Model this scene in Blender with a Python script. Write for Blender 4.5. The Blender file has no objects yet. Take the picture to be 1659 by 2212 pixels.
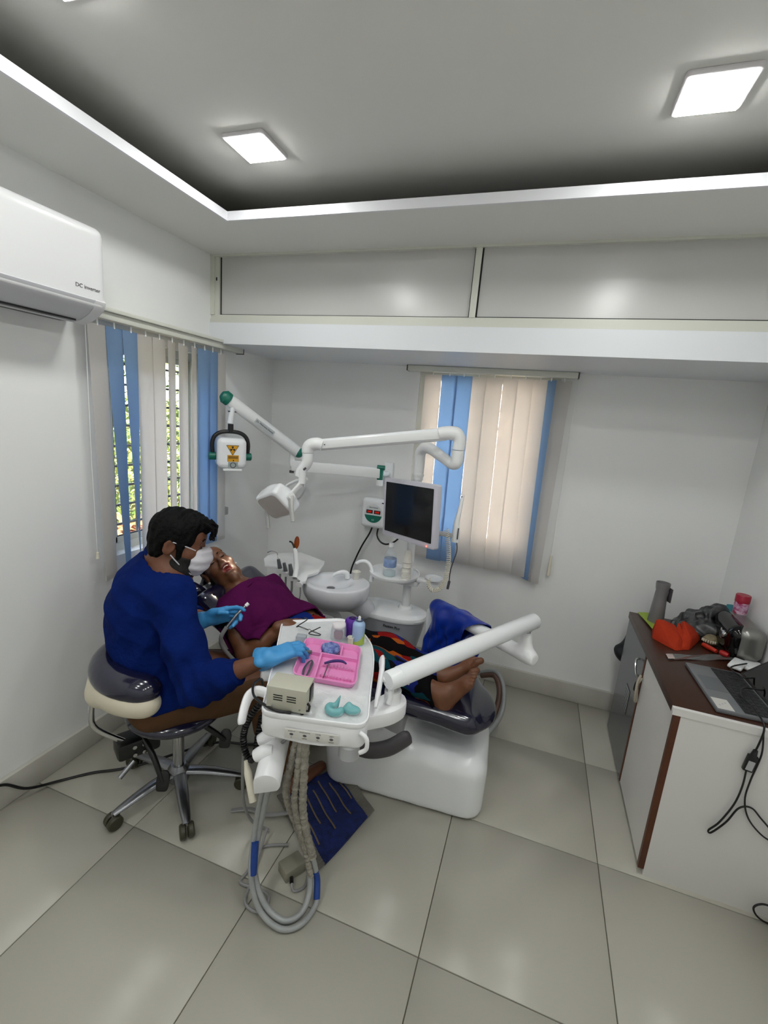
import bpy, bmesh, math, random
import numpy as np
from mathutils import Vector, Matrix
random.seed(7)
SC = bpy.context.scene
COL = SC.collection
PI = math.pi

# ------------------------------------------------------------------ camera
cam_d = bpy.data.cameras.new('camera')
cam_d.sensor_fit = 'HORIZONTAL'; cam_d.sensor_width = 36.0
cam_d.lens = 977.92 / 1659 * 36.0
cam_d.clip_start = 0.02
cam = bpy.data.objects.new('camera', cam_d); COL.objects.link(cam)
RT = Vector((0.94121229, 0.32783104, 0.08152442))
DN = Vector((0.14294816, -0.1678492, -0.9753935))
FW = Vector((-0.30608045, 0.92970611, -0.20484457))
m4 = Matrix.Identity(4)
for i in range(3):
    m4[i][0] = RT[i]; m4[i][1] = -DN[i]; m4[i][2] = -FW[i]
m4.translation = (1.9027, -2.9520, 1.7089)
cam.matrix_world = m4
SC.camera = cam

# ------------------------------------------------------------------ light and exposure
SC.view_settings.view_transform = 'Standard'
SC.view_settings.look = 'None'
SC.view_settings.gamma = 1.0
SC.view_settings.use_curve_mapping = False
SC.view_settings.exposure = 0.72
PANEL_W = 38.0
LAMP_W = 10.0         # spot inside the dental lamp
SC.cycles.max_bounces = 8; SC.cycles.diffuse_bounces = 5; SC.cycles.glossy_bounces = 3; SC.cycles.transmission_bounces = 4; SC.cycles.transparent_max_bounces = 8
SC.cycles.caustics_reflective = False; SC.cycles.caustics_refractive = False; SC.cycles.use_light_tree = False
world = bpy.data.worlds.new('sky'); SC.world = world
world.use_nodes = True
wn = world.node_tree.nodes; wl = world.node_tree.links
sky = wn.new('ShaderNodeTexSky'); sky.sky_type = 'NISHITA'
sky.sun_disc = False; sky.sun_elevation = math.radians(48); sky.sun_rotation = math.radians(250)
wl.new(sky.outputs[0], wn['Background'].inputs[0])
wn['Background'].inputs[1].default_value = 1.2
sun_d = bpy.data.lights.new('sun', 'SUN'); sun_d.energy = 24.0; sun_d.angle = 0.01; sun_d.color = (1, .93, .82)
sun = bpy.data.objects.new('sun', sun_d); COL.objects.link(sun)
sun.rotation_euler = (math.radians(42), 0, math.radians(18)); sun.location = (-4, -4, 8)

# ------------------------------------------------------------------ materials
def srgb(h):
    h = h.lstrip('#'); v = [int(h[i:i+2], 16) / 255 for i in (0, 2, 4)]
    return tuple((c / 12.92 if c <= .04045 else ((c + .055) / 1.055) ** 2.4) for c in v) + (1,)
MATS = {}
def mat(name, col, rough=.5, metal=0., spec=.5, noise=None, bump=None, alpha=1., trans=0., coat=0., emit=None, sheen=0., ior=None):
    """principled material; noise=(scale, second colour, contrast), bump=(scale, strength)"""
    if name in MATS: return MATS[name]
    m = bpy.data.materials.new(name); m.use_nodes = True; MATS[name] = m
    nt = m.node_tree; b = nt.nodes['Principled BSDF']
    c = srgb(col) if isinstance(col, str) else tuple(col)
    b.inputs['Base Color'].default_value = c
    b.inputs['Roughness'].default_value = rough; b.inputs['Metallic'].default_value = metal
    b.inputs['Specular IOR Level'].default_value = spec
    b.inputs['Alpha'].default_value = alpha; b.inputs['Transmission Weight'].default_value = trans
    b.inputs['Coat Weight'].default_value = coat; b.inputs['Sheen Weight'].default_value = sheen
    if ior: b.inputs['IOR'].default_value = ior
    if emit:
        b.inputs['Emission Color'].default_value = srgb(emit[0]); b.inputs['Emission Strength'].default_value = emit[1]
    tc = nt.nodes.new('ShaderNodeTexCoord')
    if noise:
        n = nt.nodes.new('ShaderNodeTexNoise'); n.inputs['Scale'].default_value = noise[0]; n.inputs['Detail'].default_value = 4
        r = nt.nodes.new('ShaderNodeValToRGB')
        w = noise[2] if len(noise) > 2 else .25
        r.color_ramp.elements[0].position = .5 - w; r.color_ramp.elements[1].position = .5 + w
        r.color_ramp.elements[0].color = c; r.color_ramp.elements[1].color = srgb(noise[1])
        nt.links.new(tc.outputs['Object'], n.inputs['Vector']); nt.links.new(n.outputs['Fac'], r.inputs[0])
        nt.links.new(r.outputs[0], b.inputs['Base Color'])
    if bump:
        n2 = nt.nodes.new('ShaderNodeTexNoise'); n2.inputs['Scale'].default_value = bump[0]; n2.inputs['Detail'].default_value = 3
        bp = nt.nodes.new('ShaderNodeBump'); bp.inputs['Strength'].default_value = bump[1]; bp.inputs['Distance'].default_value = .01
        nt.links.new(tc.outputs['Object'], n2.inputs['Vector']); nt.links.new(n2.outputs['Fac'], bp.inputs['Height'])
        nt.links.new(bp.outputs[0], b.inputs['Normal'])
    return m

# ------------------------------------------------------------------ mesh helpers
V = Vector
def basis(z, x=None):
    """rotation matrix with local z along z and local x near x"""
    z = V(z).normalized(); x = V(x) if x is not None else (V((1, 0, 0)) if abs(z.x) < .9 else V((0, 1, 0)))
    y = z.cross(x).normalized(); x = y.cross(z).normalized()
    return Matrix((x, y, z)).transposed()
def rotz(a): return Matrix.Rotation(a, 3, 'Z')
class MB:
    """collects vertices and faces (world coordinates) for one mesh object"""
    def __init__(s): s.v = []; s.f = []; s.m = []; s.cur = 0
    def add(s, vs, fs):
        o = len(s.v); s.v += [tuple(p) for p in vs]; s.f += [tuple(i + o for i in f) for f in fs]; s.m += [s.cur] * len(fs); return s
    def box(s, c, size, R=None, bev=0., seg=2):
        bm = bmesh.new(); bmesh.ops.create_cube(bm, size=1)
        for v in bm.verts: v.co = V((v.co.x * size[0], v.co.y * size[1], v.co.z * size[2]))
        if bev > 0: bmesh.ops.bevel(bm, geom=list(bm.edges), offset=min(bev, min(size) * .49), segments=seg, affect='EDGES', profile=.5)
        R = R or Matrix.Identity(3); c = V(c)
        bm.verts.ensure_lookup_table(); bm.verts.index_update()
        s.add([R @ v.co + c for v in bm.verts], [[v.index for v in f.verts] for f in bm.faces]); bm.free(); return s
    def span(s, a, b, bev=0., seg=2):
        a, b = V(a), V(b); return s.box((a + b) / 2, (abs(b.x - a.x), abs(b.y - a.y), abs(b.z - a.z)), None, bev, seg)
    def prism(s, outline, z0, z1, bev=0., R=None, o=(0, 0, 0), seg=2):
        """outline: local xy points (ccw), extruded z0..z1, top and bottom rim bevelled"""
        bm = bmesh.new(); vs = [bm.verts.new((x, y, z0)) for x, y in outline]; f = bm.faces.new(vs)
        r = bmesh.ops.extrude_face_region(bm, geom=[f])
        for e in r['geom']:
            if isinstance(e, bmesh.types.BMVert): e.co.z = z1
        if bev > 0:
            ed = [e for e in bm.edges if abs(e.verts[0].co.z - e.verts[1].co.z) < 1e-6]
            bmesh.ops.bevel(bm, geom=ed, offset=bev, segments=seg, affect='EDGES', profile=.5)
        bmesh.ops.recalc_face_normals(bm, faces=list(bm.faces))
        R = R or Matrix.Identity(3); o = V(o); bm.verts.ensure_lookup_table(); bm.verts.index_update()
        s.add([R @ v.co + o for v in bm.verts], [[v.index for v in f.verts] for f in bm.faces]); bm.free(); return s
    def tube(s, pts, r, n=12, smooth=0, caps=True, flat=None, ref=None):
        """sweep along points; r one radius or list; smooth = Catmull-Rom subdivisions; flat=(a,b) scales the section"""
        P = [V(p) for p in pts]; rr = list(r) if hasattr(r, '__len__') else [r] * len(P)
        if smooth:
            Q = []; q = []
            for i in range(len(P) - 1):
                p0 = P[max(i - 1, 0)]; p1 = P[i]; p2 = P[i + 1]; p3 = P[min(i + 2, len(P) - 1)]
                for k in range(smooth):
                    t = k / smooth
                    Q.append(.5 * ((2 * p1) + (p2 - p0) * t + (2 * p0 - 5 * p1 + 4 * p2 - p3) * t * t + (3 * p1 - p0 - 3 * p2 + p3) * t ** 3))
                    q.append(rr[i] + (rr[i + 1] - rr[i]) * t)
            Q.append(P[-1]); q.append(rr[-1]); P, rr = Q, q
        N = len(P); vs = []; prev = V(ref) if ref is not None else None
        for i in range(N):
            t = (P[min(i + 1, N - 1)] - P[max(i - 1, 0)]).normalized()
            if prev is None: prev = V((0, 0, 1)) if abs(t.z) < .9 else V((1, 0, 0))
            u = (prev - t * prev.dot(t)).normalized(); w = t.cross(u); prev = u
            fa, fb = flat or (1, 1)
            for k in range(n):
                a = 2 * PI * k / n; vs.append(P[i] + (u * math.cos(a) * fa + w * math.sin(a) * fb) * rr[i])
        fs = [(i * n + k, i * n + (k + 1) % n, (i + 1) * n + (k + 1) % n, (i + 1) * n + k) for i in range(N - 1) for k in range(n)]
        if caps: fs += [tuple(range(n - 1, -1, -1)), tuple((N - 1) * n + k for k in range(n))]
        return s.add(vs, fs)
    def lathe(s, prof, c=(0, 0, 0), n=24, R=None, sx=1, sy=1):
        """profile of (radius, height); closes at radius 0"""
        R = R or Matrix.Identity(3); c = V(c); vs = []; ids = []
        for r, z in prof:
            if r < 1e-6: ids.append([len(vs)] * n); vs.append(R @ V((0, 0, z)) + c)
            else:
                ids.append(list(range(len(vs), len(vs) + n)))
                vs += [R @ V((r * sx * math.cos(2 * PI * k / n), r * sy * math.sin(2 * PI * k / n), z)) + c for k in range(n)]
        fs = []
        for a, b in zip(ids[:-1], ids[1:]):
            for k in range(n):
                q = [a[k], a[(k + 1) % n], b[(k + 1) % n], b[k]]; u = []
                for i in q:
                    if i not in u: u.append(i)
                if len(u) > 2: fs.append(u)
        return s.add(vs, fs)
    def cyl(s, a, b, r, n=20, r2=None, bev=0.):
        a, b = V(a), V(b); L = (b - a).length; r2 = r if r2 is None else r2
        if bev: p = [(0, 0), (r - bev, 0), (r, bev), (r2, L - bev), (r2 - bev, L), (0, L)]
        else: p = [(0, 0), (r, 0), (r2, L), (0, L)]
        return s.lathe(p, a, n, basis(b - a))
    def ball(s, c, r, R=None, n=16, m=10):
        r = (r, r, r) if not hasattr(r, '__len__') else r
        R = R or Matrix.Identity(3)
        p = [(math.sin(PI * i / m), -math.cos(PI * i / m)) for i in range(m + 1)]; p[0] = (0, -1); p[-1] = (0, 1)
        S = R @ Matrix.Diagonal(r).to_3x3() if True else R
        return s.lathe(p, c, n, S)
    def grid(s, fn, nu, nv, thick=0.):
        """sheet of points fn(u,v), 0..1; thick adds a back side along the normal"""
        vs = [V(fn(i / nu, j / nv)) for j in range(nv + 1) for i in range(nu + 1)]
        W = nu + 1; fs = [(j * W + i, j * W + i + 1, (j + 1) * W + i + 1, (j + 1) * W + i) for j in range(nv) for i in range(nu)]
        if thick:
            nr = []
            for j in range(nv + 1):
                for i in range(W):
                    a = vs[j * W + min(i + 1, nu)] - vs[j * W + max(i - 1, 0)]; b = vs[min(j + 1, nv) * W + i] - vs[max(j - 1, 0) * W + i]
                    c = a.cross(b); nr.append(c.normalized() if c.length > 1e-12 else V((0, 0, 1)))
            M = len(vs); vs2 = [p - n_ * thick for p, n_ in zip(vs, nr)]; f2 = [tuple(i + M for i in reversed(f)) for f in fs]
            rim = [(i, i + 1) for i in range(nu)] + [(j * W + nu, (j + 1) * W + nu) for j in range(nv)] + \
                  [(nv * W + i + 1, nv * W + i) for i in range(nu)] + [((j + 1) * W, j * W) for j in range(nv)]
            fs = fs + f2 + [(b, a, a + M, b + M) for a, b in rim]; vs = vs + vs2
        return s.add(vs, fs)
    def text(s, body, size, o, R, align='CENTER', depth=.0006):
        c = bpy.data.curves.new('t', 'FONT'); c.body = body; c.size = size; c.align_x = align; c.align_y = 'CENTER'; c.extrude = depth; c.resolution_u = 3
        ob = bpy.data.objects.new('t', c); me = bpy.data.meshes.new_from_object(ob)
        o = V(o); s.add([R @ v.co + o for v in me.vertices], [tuple(p.vertices) for p in me.polygons])
        bpy.data.objects.remove(ob); bpy.data.curves.remove(c); bpy.data.meshes.remove(me); return s
    def mesh(s, name='mesh', smooth=True, ang=40):
        me = bpy.data.meshes.new(name); me.from_pydata(s.v, [], s.f)
        if smooth:
            me.shade_smooth(); me.set_sharp_from_angle(angle=math.radians(ang))
        if any(s.m): me.polygons.foreach_set('material_index', s.m)
        me.update(); return me
    def build(s, name, material, parent=None, smooth=True, ang=40, fix=False):
        me = s.mesh(name, smooth, ang)
        if fix:
            bm = bmesh.new(); bm.from_mesh(me); bmesh.ops.recalc_face_normals(bm, faces=list(bm.faces)); bm.to_mesh(me); bm.free()
        return link(name, me, material, parent)
def link(name, me, material, parent=None):
    for mm in (material if isinstance(material, (list, tuple)) else [material]): me.materials.append(mm)
    o = bpy.data.objects.new(name, me); COL.objects.link(o)
    if parent is not None:
        o.parent = parent
        if parent.type == 'EMPTY': o.matrix_parent_inverse = Matrix.Translation(-parent.location)
    return o
def tag(o, label, cat, group=None):
    o['label'] = label; o['category'] = cat
    if group: o['group'] = group
    return o
def thing(name, loc, label, cat, group=None):
    o = bpy.data.objects.new(name, None); COL.objects.link(o); o.location = loc; o.empty_display_size = .05
    return tag(o, label, cat, group)
def struct(o): o['kind'] = 'structure'; return o
def rrect(w, d, r, n=5):
    """rounded rectangle outline centred at 0"""
    out = []
    for cx, cy, a0 in ((w/2-r, d/2-r, 0), (-w/2+r, d/2-r, 90), (-w/2+r, -d/2+r, 180), (w/2-r, -d/2+r, 270)):
        for k in range(n + 1):
            a = math.radians(a0 + 90 * k / n); out.append((cx + r * math.cos(a), cy + r * math.sin(a)))
    return out

# ------------------------------------------------------------------ signed-distance modelling (bodies, cushions, cloth)
class Vol:
    def __init__(s, lo, hi, h):
        s.lo = np.array(lo, np.float32); s.h = h; s.n = np.ceil((np.array(hi) - np.array(lo)) / h).astype(int) + 1
        s.g = np.full(s.n, 1.0, np.float32)
    def copy(s, g=None):
        c = Vol.__new__(Vol); c.lo = s.lo; c.h = s.h; c.n = s.n; c.g = (s.g if g is None else g).copy(); return c
    def sub(s, lo, hi):
        a = np.clip(np.floor((np.array(lo) - s.lo) / s.h).astype(int), 0, s.n); b = np.clip(np.ceil((np.array(hi) - s.lo) / s.h).astype(int) + 1, 0, s.n)
        sl = tuple(slice(i, j) for i, j in zip(a, b))
        ax = [s.lo[i] + s.h * np.arange(a[i], b[i], dtype=np.float32) for i in range(3)]
        return sl, (ax[0][:, None, None], ax[1][None, :, None], ax[2][None, None, :])
    def blend(s, sl, d, k, op):
        g = s.g[sl]
        if g.size == 0: return
        if op == 'add':
            h = np.clip(.5 + .5 * (g - d) / k, 0, 1); s.g[sl] = g + (d - g) * h - k * h * (1 - h)
        else:
            h = np.clip(.5 - .5 * (g + d) / k, 0, 1); s.g[sl] = g + (-d - g) * h + k * h * (1 - h)
    def cone(s, a, b, ra, rb, k=.02, op='add', sq=None):
        """tapered capsule; sq=(direction, factor): flattened by factor along direction"""
        a = np.array(a, np.float32); b = np.array(b, np.float32); m = max(ra, rb) * (max(1, 1 / sq[1]) if sq and sq[1] < 1 else 1) + k + .02
        if sq: m *= max(1., sq[1])
        sl, (x, y, z) = s.sub(np.minimum(a, b) - m, np.maximum(a, b) + m)
        d = b - a; L = float(d @ d) + 1e-12
        px, py, pz = x - a[0], y - a[1], z - a[2]
        t = np.clip((px * d[0] + py * d[1] + pz * d[2]) / L, 0, 1)
        qx, qy, qz = px - t * d[0], py - t * d[1], pz - t * d[2]
        dd = qx * qx + qy * qy + qz * qz
        if sq:
            u = np.array(sq[0], np.float32); u = u / np.linalg.norm(u); w = qx * u[0] + qy * u[1] + qz * u[2]
            dd = dd + w * w * (1 / sq[1] ** 2 - 1)
        s.blend(sl, np.sqrt(np.maximum(dd, 1e-12)) - (ra + t * (rb - ra)), k, op); return s
    def chain(s, pts, rs, k=.02, sq=None):
        for i in range(len(pts) - 1): s.cone(pts[i], pts[i + 1], rs[i], rs[i + 1], k, 'add', sq)
        return s
    def ell(s, c, r, R=None, k=.02, op='add'):
        c = np.array(c, np.float32); m = max(r) + k + .02; sl, (x, y, z) = s.sub(c - m, c + m)
        R = np.array(R if R is not None else np.eye(3), np.float32)
        px, py, pz = x - c[0], y - c[1], z - c[2]
        q = [(px * R[0, i] + py * R[1, i] + pz * R[2, i]) / r[i] for i in range(3)]
        l = np.sqrt(q[0] ** 2 + q[1] ** 2 + q[2] ** 2); l2 = np.sqrt((q[0] / r[0]) ** 2 + (q[1] / r[1]) ** 2 + (q[2] / r[2]) ** 2) + 1e-6
        s.blend(sl, l * (l - 1) / l2, k, op); return s
    def rbox(s, c, half, rad, R=None, k=.005, op='add'):
        c = np.array(c, np.float32); m = math.sqrt(sum(v * v for v in half)) + k + .02; sl, (x, y, z) = s.sub(c - m, c + m)
        R = np.array(R if R is not None else np.eye(3), np.float32)
        px, py, pz = x - c[0], y - c[1], z - c[2]
        q = [np.abs(px * R[0, i] + py * R[1, i] + pz * R[2, i]) - (half[i] - rad) for i in range(3)]
        o = np.sqrt(sum(np.maximum(v, 0) ** 2 for v in q)); i_ = np.minimum(np.maximum(np.maximum(q[0], q[1]), q[2]), 0)
        s.blend(sl, o + i_ - rad, k, op); return s
    def xyz(s): return s.sub(s.lo, s.lo + s.h * s.n)[1]
    def mesh(s, name='body', relax=1):
        g = s.g; S = g < 0
        cnt = np.zeros(np.array(S.shape) - 1, np.int8)
        for i in (0, 1):
            for j in (0, 1):
                for k in (0, 1): cnt += S[i:S.shape[0]-1+i, j:S.shape[1]-1+j, k:S.shape[2]-1+k]
        act = (cnt > 0) & (cnt < 8); I = np.argwhere(act); idx = -np.ones(act.shape, np.int32); idx[act] = np.arange(len(I))
        cor = {(i, j, k): g[I[:, 0] + i, I[:, 1] + j, I[:, 2] + k] for i in (0, 1) for j in (0, 1) for k in (0, 1)}
        acc = np.zeros((len(I), 3)); num = np.zeros(len(I))
        for c0 in cor:
            for ax in range(3):
                if c0[ax] == 0:
                    c1 = list(c0); c1[ax] = 1; a = cor[c0]; b = cor[tuple(c1)]; x = (a < 0) != (b < 0)
                    t = np.where(x, a / np.where(x, a - b, 1), 0); p = np.tile(np.array(c0, float), (len(I), 1)); p[:, ax] += t
                    acc += p * x[:, None]; num += x
        vs = s.lo + s.h * (I + acc / num[:, None])
        F = []
        for ax in range(3):
            A = np.swapaxes(S, 0, ax); x = A[:-1] != A[1:]; x[:, 0, :] = False; x[:, :, 0] = False; x[:, -1, :] = False; x[:, :, -1] = False
            E = np.argwhere(x); flip = A[:-1][x]
            def gi(dj, dk):
                e = E.copy(); e[:, 1] += dj; e[:, 2] += dk
                if ax: e[:, [0, ax]] = e[:, [ax, 0]]
                return idx[e[:, 0], e[:, 1], e[:, 2]]
            q = np.stack([gi(-1, -1), gi(0, -1), gi(0, 0), gi(-1, 0)], 1)
            f = flip if ax != 1 else ~flip
            if ax == 2: f = ~flip
            if ax == 0: f = flip
            q[~f] = q[~f][:, ::-1]; F.append(q)
        F = np.concatenate(F); F = F[(F >= 0).all(1)]
        for _ in range(relax):
            a = np.zeros_like(vs); n = np.zeros(len(vs))
            for i in range(4):
                for j in (1, 3):
                    np.add.at(a, F[:, i], vs[F[:, (i + j) % 4]]); np.add.at(n, F[:, i], 1)
            vs = vs * .4 + .6 * a / np.maximum(n, 1)[:, None]
        me = bpy.data.meshes.new(name); me.vertices.add(len(vs)); me.vertices.foreach_set('co', vs.astype(np.float32).ravel())
        me.loops.add(len(F) * 4); me.loops.foreach_set('vertex_index', F.astype(np.int32).ravel())
        me.polygons.add(len(F)); me.polygons.foreach_set('loop_start', np.arange(0, len(F) * 4, 4, dtype=np.int32))
        me.update(calc_edges=True); me.validate()
        bm = bmesh.new(); bm.from_mesh(me); bmesh.ops.recalc_face_normals(bm, faces=list(bm.faces)); bm.to_mesh(me); bm.free()
        me.shade_smooth(); return me
def largest(me):
    """keeps the largest connected piece of a mesh"""
    bm = bmesh.new(); bm.from_mesh(me); seen = set(); best = []
    for s in bm.verts:
        if s in seen: continue
        st = [s]; seen.add(s); isl = []
        while st:
            q = st.pop(); isl.append(q)
            for ed in q.link_edges:
                o = ed.other_vert(q)
                if o not in seen: seen.add(o); st.append(o)
        if len(isl) > len(best): best = isl
    keep = set(best); bmesh.ops.delete(bm, geom=[q for q in bm.verts if q not in keep], context='VERTS'); bm.to_mesh(me); bm.free(); return me
def centers(me):
    a = np.zeros(len(me.polygons) * 3, np.float32); me.polygons.foreach_get('center', a); return a.reshape(-1, 3)
# ================================================================== the setting
M_wall = mat('wall_paint', '#ecedec', .42, spec=.35, noise=(2.2, '#e8e8e7', .3), bump=(60, .02))
M_ceil = mat('ceiling_paint', '#e4e4e0', .7, spec=.2)
M_lip = mat('cove_lip_paint', '#e6e6ea', .5)
M_tile = mat('vitrified_tile', '#b1aea3', .31, spec=.5, noise=(1.1, '#aaa79b', .35))
M_grout = mat('tile_joint', '#6d695f', .9)
M_skirt = mat('skirting_tile', '#c4c2bc', .3, noise=(6, '#b3afa5', .3))
M_alu = mat('cream_aluminium', '#cfd0c6', .3, spec=.5)
M_black = mat('black_rubber', '#111112', .6)
M_glass = bpy.data.materials.new('window_glass'); M_glass.use_nodes = True
_n = M_glass.node_tree; _n.nodes.remove(_n.nodes['Principled BSDF']); _t = _n.nodes.new('ShaderNodeBsdfTransparent'); _t.inputs[0].default_value = (.93, .95, .94, 1)
_g = _n.nodes.new('ShaderNodeBsdfGlossy'); _g.inputs['Roughness'].default_value = .02; _m = _n.nodes.new('ShaderNodeMixShader'); _m.inputs[0].default_value = .06
_n.links.new(_t.outputs[0], _m.inputs[1]); _n.links.new(_g.outputs[0], _m.inputs[2]); _n.links.new(_m.outputs[0], _n.nodes['Material Output'].inputs[0])
M_laminate = mat('grey_laminate_panel', '#c0bfbd', .22, spec=.7)
M_iron = mat('painted_iron_bar', '#2d2a26', .6)
ZC, ZU, ZT, YF, XR = 2.52, 2.558, 2.66, -4.1, 2.985   # soffit, lip top, ceiling, front wall, right wall

fl = struct(MB().span((0, YF, -.1), (XR, 0, -.006)).build('floor', M_grout, smooth=False))
xs = [0, .564, 1.164, 1.764, 2.364, 2.964, XR]; ys_ = [YF, -3.587, -2.987, -2.387, -1.787, -1.187, -.587, 0]
cache = {}
for i in range(6):
    for j in range(7):
        w, d = xs[i+1] - xs[i], ys_[j+1] - ys_[j]; key = (round(w, 3), round(d, 3))
        if key not in cache:
            me = MB().box((0, 0, -.006), (w - .0035, d - .0035, .012), bev=.0012, seg=1).mesh('tile', True, 60); me.materials.append(M_tile); cache[key] = me
        o = bpy.data.objects.new('tile', cache[key]); COL.objects.link(o); o.parent = fl
        o.location = ((xs[i] + xs[i+1]) / 2, (ys_[j] + ys_[j+1]) / 2, 0)

# left wall with the window opening (y -1.33..-.70, z .94..1.95)
W1 = (-1.34, -.70, .93, 1.97)
b = MB().span((-.2, YF, -.1), (0, W1[0], 2.9)).span((-.2, W1[1], -.1), (0, .2, 2.9)).span((-.2, W1[0], -.1), (0, W1[1], W1[2])).span((-.2, W1[0], W1[3]), (0, W1[1], 2.9))
struct(b.build('wall_left', M_wall, smooth=False))
W2 = (1.10, 1.96, .90, 2.035)
b = MB().span((0, 0, -.1), (W2[0], .2, 2.9)).span((W2[1], 0, -.1), (XR + .2, .2, 2.9)).span((W2[0], 0, -.1), (W2[1], .2, W2[2])).span((W2[0], 0, W2[3]), (W2[1], .2, 2.9))
struct(b.build('wall_back', M_wall, smooth=False))
struct(MB().span((XR, YF, -.1), (XR + .2, 0, 2.9)).build('wall_right', M_wall, smooth=False))
struct(MB().span((-.2, YF - .2, -.1), (XR + .2, YF, 2.9)).build('wall_front', M_wall, smooth=False))

# tray ceiling: upper board, lower ring soffit, cove lip
XC0, XC1, YC0, YC1 = .415, 2.57, -3.7, -1.053
ce = struct(MB().span((0, YF, ZT), (XR, 0, ZT + .1)).build('ceiling', M_ceil, smooth=False))
sf = MB().span((0, YC1 + .0121, ZC), (XR, 0, ZC + .012)).span((0, YF, ZC), (XR, YC0 - .0121, ZC + .012)).span((0, YC0 - .0121, ZC), (XC0 - .0121, YC1 + .0121, ZC + .012)).span((XC1 + .0121, YC0 - .0121, ZC), (XR, YC1 + .0121, ZC + .012))
sf.build('soffit', M_ceil, ce, smooth=False)
t = .012
lp = MB().span((XC0 - t, YC1, ZC), (XC1 + t, YC1 + t, ZU)).span((XC0 - t, YC0 - t, ZC), (XC1 + t, YC0, ZU)).span((XC0 - t, YC0, ZC), (XC0, YC1, ZU)).span((XC1, YC0, ZC), (XC1 + t, YC1, ZU))
lp.build('cove_lip', M_lip, ce, smooth=False)

M_cove_shade = mat('cove_shade_dark', '#4a4640', .9)  # dark colour stands in for cove shade, on boards added to the cavity
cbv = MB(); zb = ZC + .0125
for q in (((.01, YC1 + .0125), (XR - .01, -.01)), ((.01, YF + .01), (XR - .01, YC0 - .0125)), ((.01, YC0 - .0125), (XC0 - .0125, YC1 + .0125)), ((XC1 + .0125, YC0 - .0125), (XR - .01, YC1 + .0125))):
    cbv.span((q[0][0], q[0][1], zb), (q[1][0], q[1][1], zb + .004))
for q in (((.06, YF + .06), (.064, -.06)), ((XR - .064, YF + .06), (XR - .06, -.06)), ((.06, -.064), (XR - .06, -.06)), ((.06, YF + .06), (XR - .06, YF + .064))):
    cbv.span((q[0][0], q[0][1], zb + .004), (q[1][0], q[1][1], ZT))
cbv.build('cove_shade_board', M_cove_shade, ce, smooth=False)
# skirting
SH = .125
struct(MB().span((0, YF, 0), (.022, 0, SH), .004).build('baseboard_left', M_skirt))
struct(MB().span((.022, -.022, 0), (XR, 0, SH), .004).build('baseboard_back', M_skirt))
struct(MB().span((XR - .022, YF, 0), (XR, -.022, SH), .004).build('baseboard_right', M_skirt))

# loft slab above the back wall and the sliding-panel loft cabinet on it
YK, Z1, Z2 = -.67, 2.160, 2.045
struct(MB().span((0, YK, Z2), (XR, 0, Z1)).build('trim_1', mat('slab_paint', '#dfe2e6', .4), smooth=False))
lc = thing('loft_cabinet', (1.5, YK + .05, Z1), 'long loft cabinet with two grey sliding panels under the ceiling', 'cabinet')
yk = YK + .004
MB().span((0, yk, Z1), (XR, yk + .05, Z1 + .022)).span((0, yk + .008, Z1 + .022), (XR, yk + .05, Z1 + .044)).build('bottom_track', M_alu, lc, smooth=False)
MB().span((0, yk, ZC - .012), (XR, yk + .05, ZC)).build('top_track', M_alu, lc, smooth=False)
MB().span((0, yk, Z1 + .044), (.028, yk + .05, ZC - .012)).build('side_jamb', M_alu, lc, smooth=False)
def panel(x0, x1, dy, name):
    f = MB().span((x0 + .022, yk + .022 + dy, Z1 + .046), (x1 - .03, yk + .028 + dy, ZC - .012)).build('sliding_panel', M_laminate, lc, smooth=False)
    MB().span((x0, yk + .008 + dy, Z1 + .044), (x0 + .03, yk + .034 + dy, ZC - .012)).build('stile', M_alu, f, smooth=False)
    MB().span((x1 - .03, yk + .008 + dy, Z1 + .044), (x1, yk + .034 + dy, ZC - .012)).build('stile', M_alu, f, smooth=False)
    MB().span((x0 + .030, yk + .019 + dy, Z1 + .046), (x0 + .036, yk + .022 + dy, ZC - .012)).span((x1 - .036, yk + .019 + dy, Z1 + .046), (x1 - .030, yk + .022 + dy, ZC - .012)).span((x0 + .03, yk + .019 + dy, Z1 + .044), (x1 - .03, yk + .022 + dy, Z1 + .049)).build('gasket', M_black, f, smooth=False)
    return f
p1 = panel(.026, 1.52, 0, 'a')
p2 = panel(1.49, XR, -.004, 'b')
MB().span((.034, yk + .006, 2.385), (.042, yk + .0085, 2.402)).build('latch_slot', M_black, p1, smooth=False)

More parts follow.
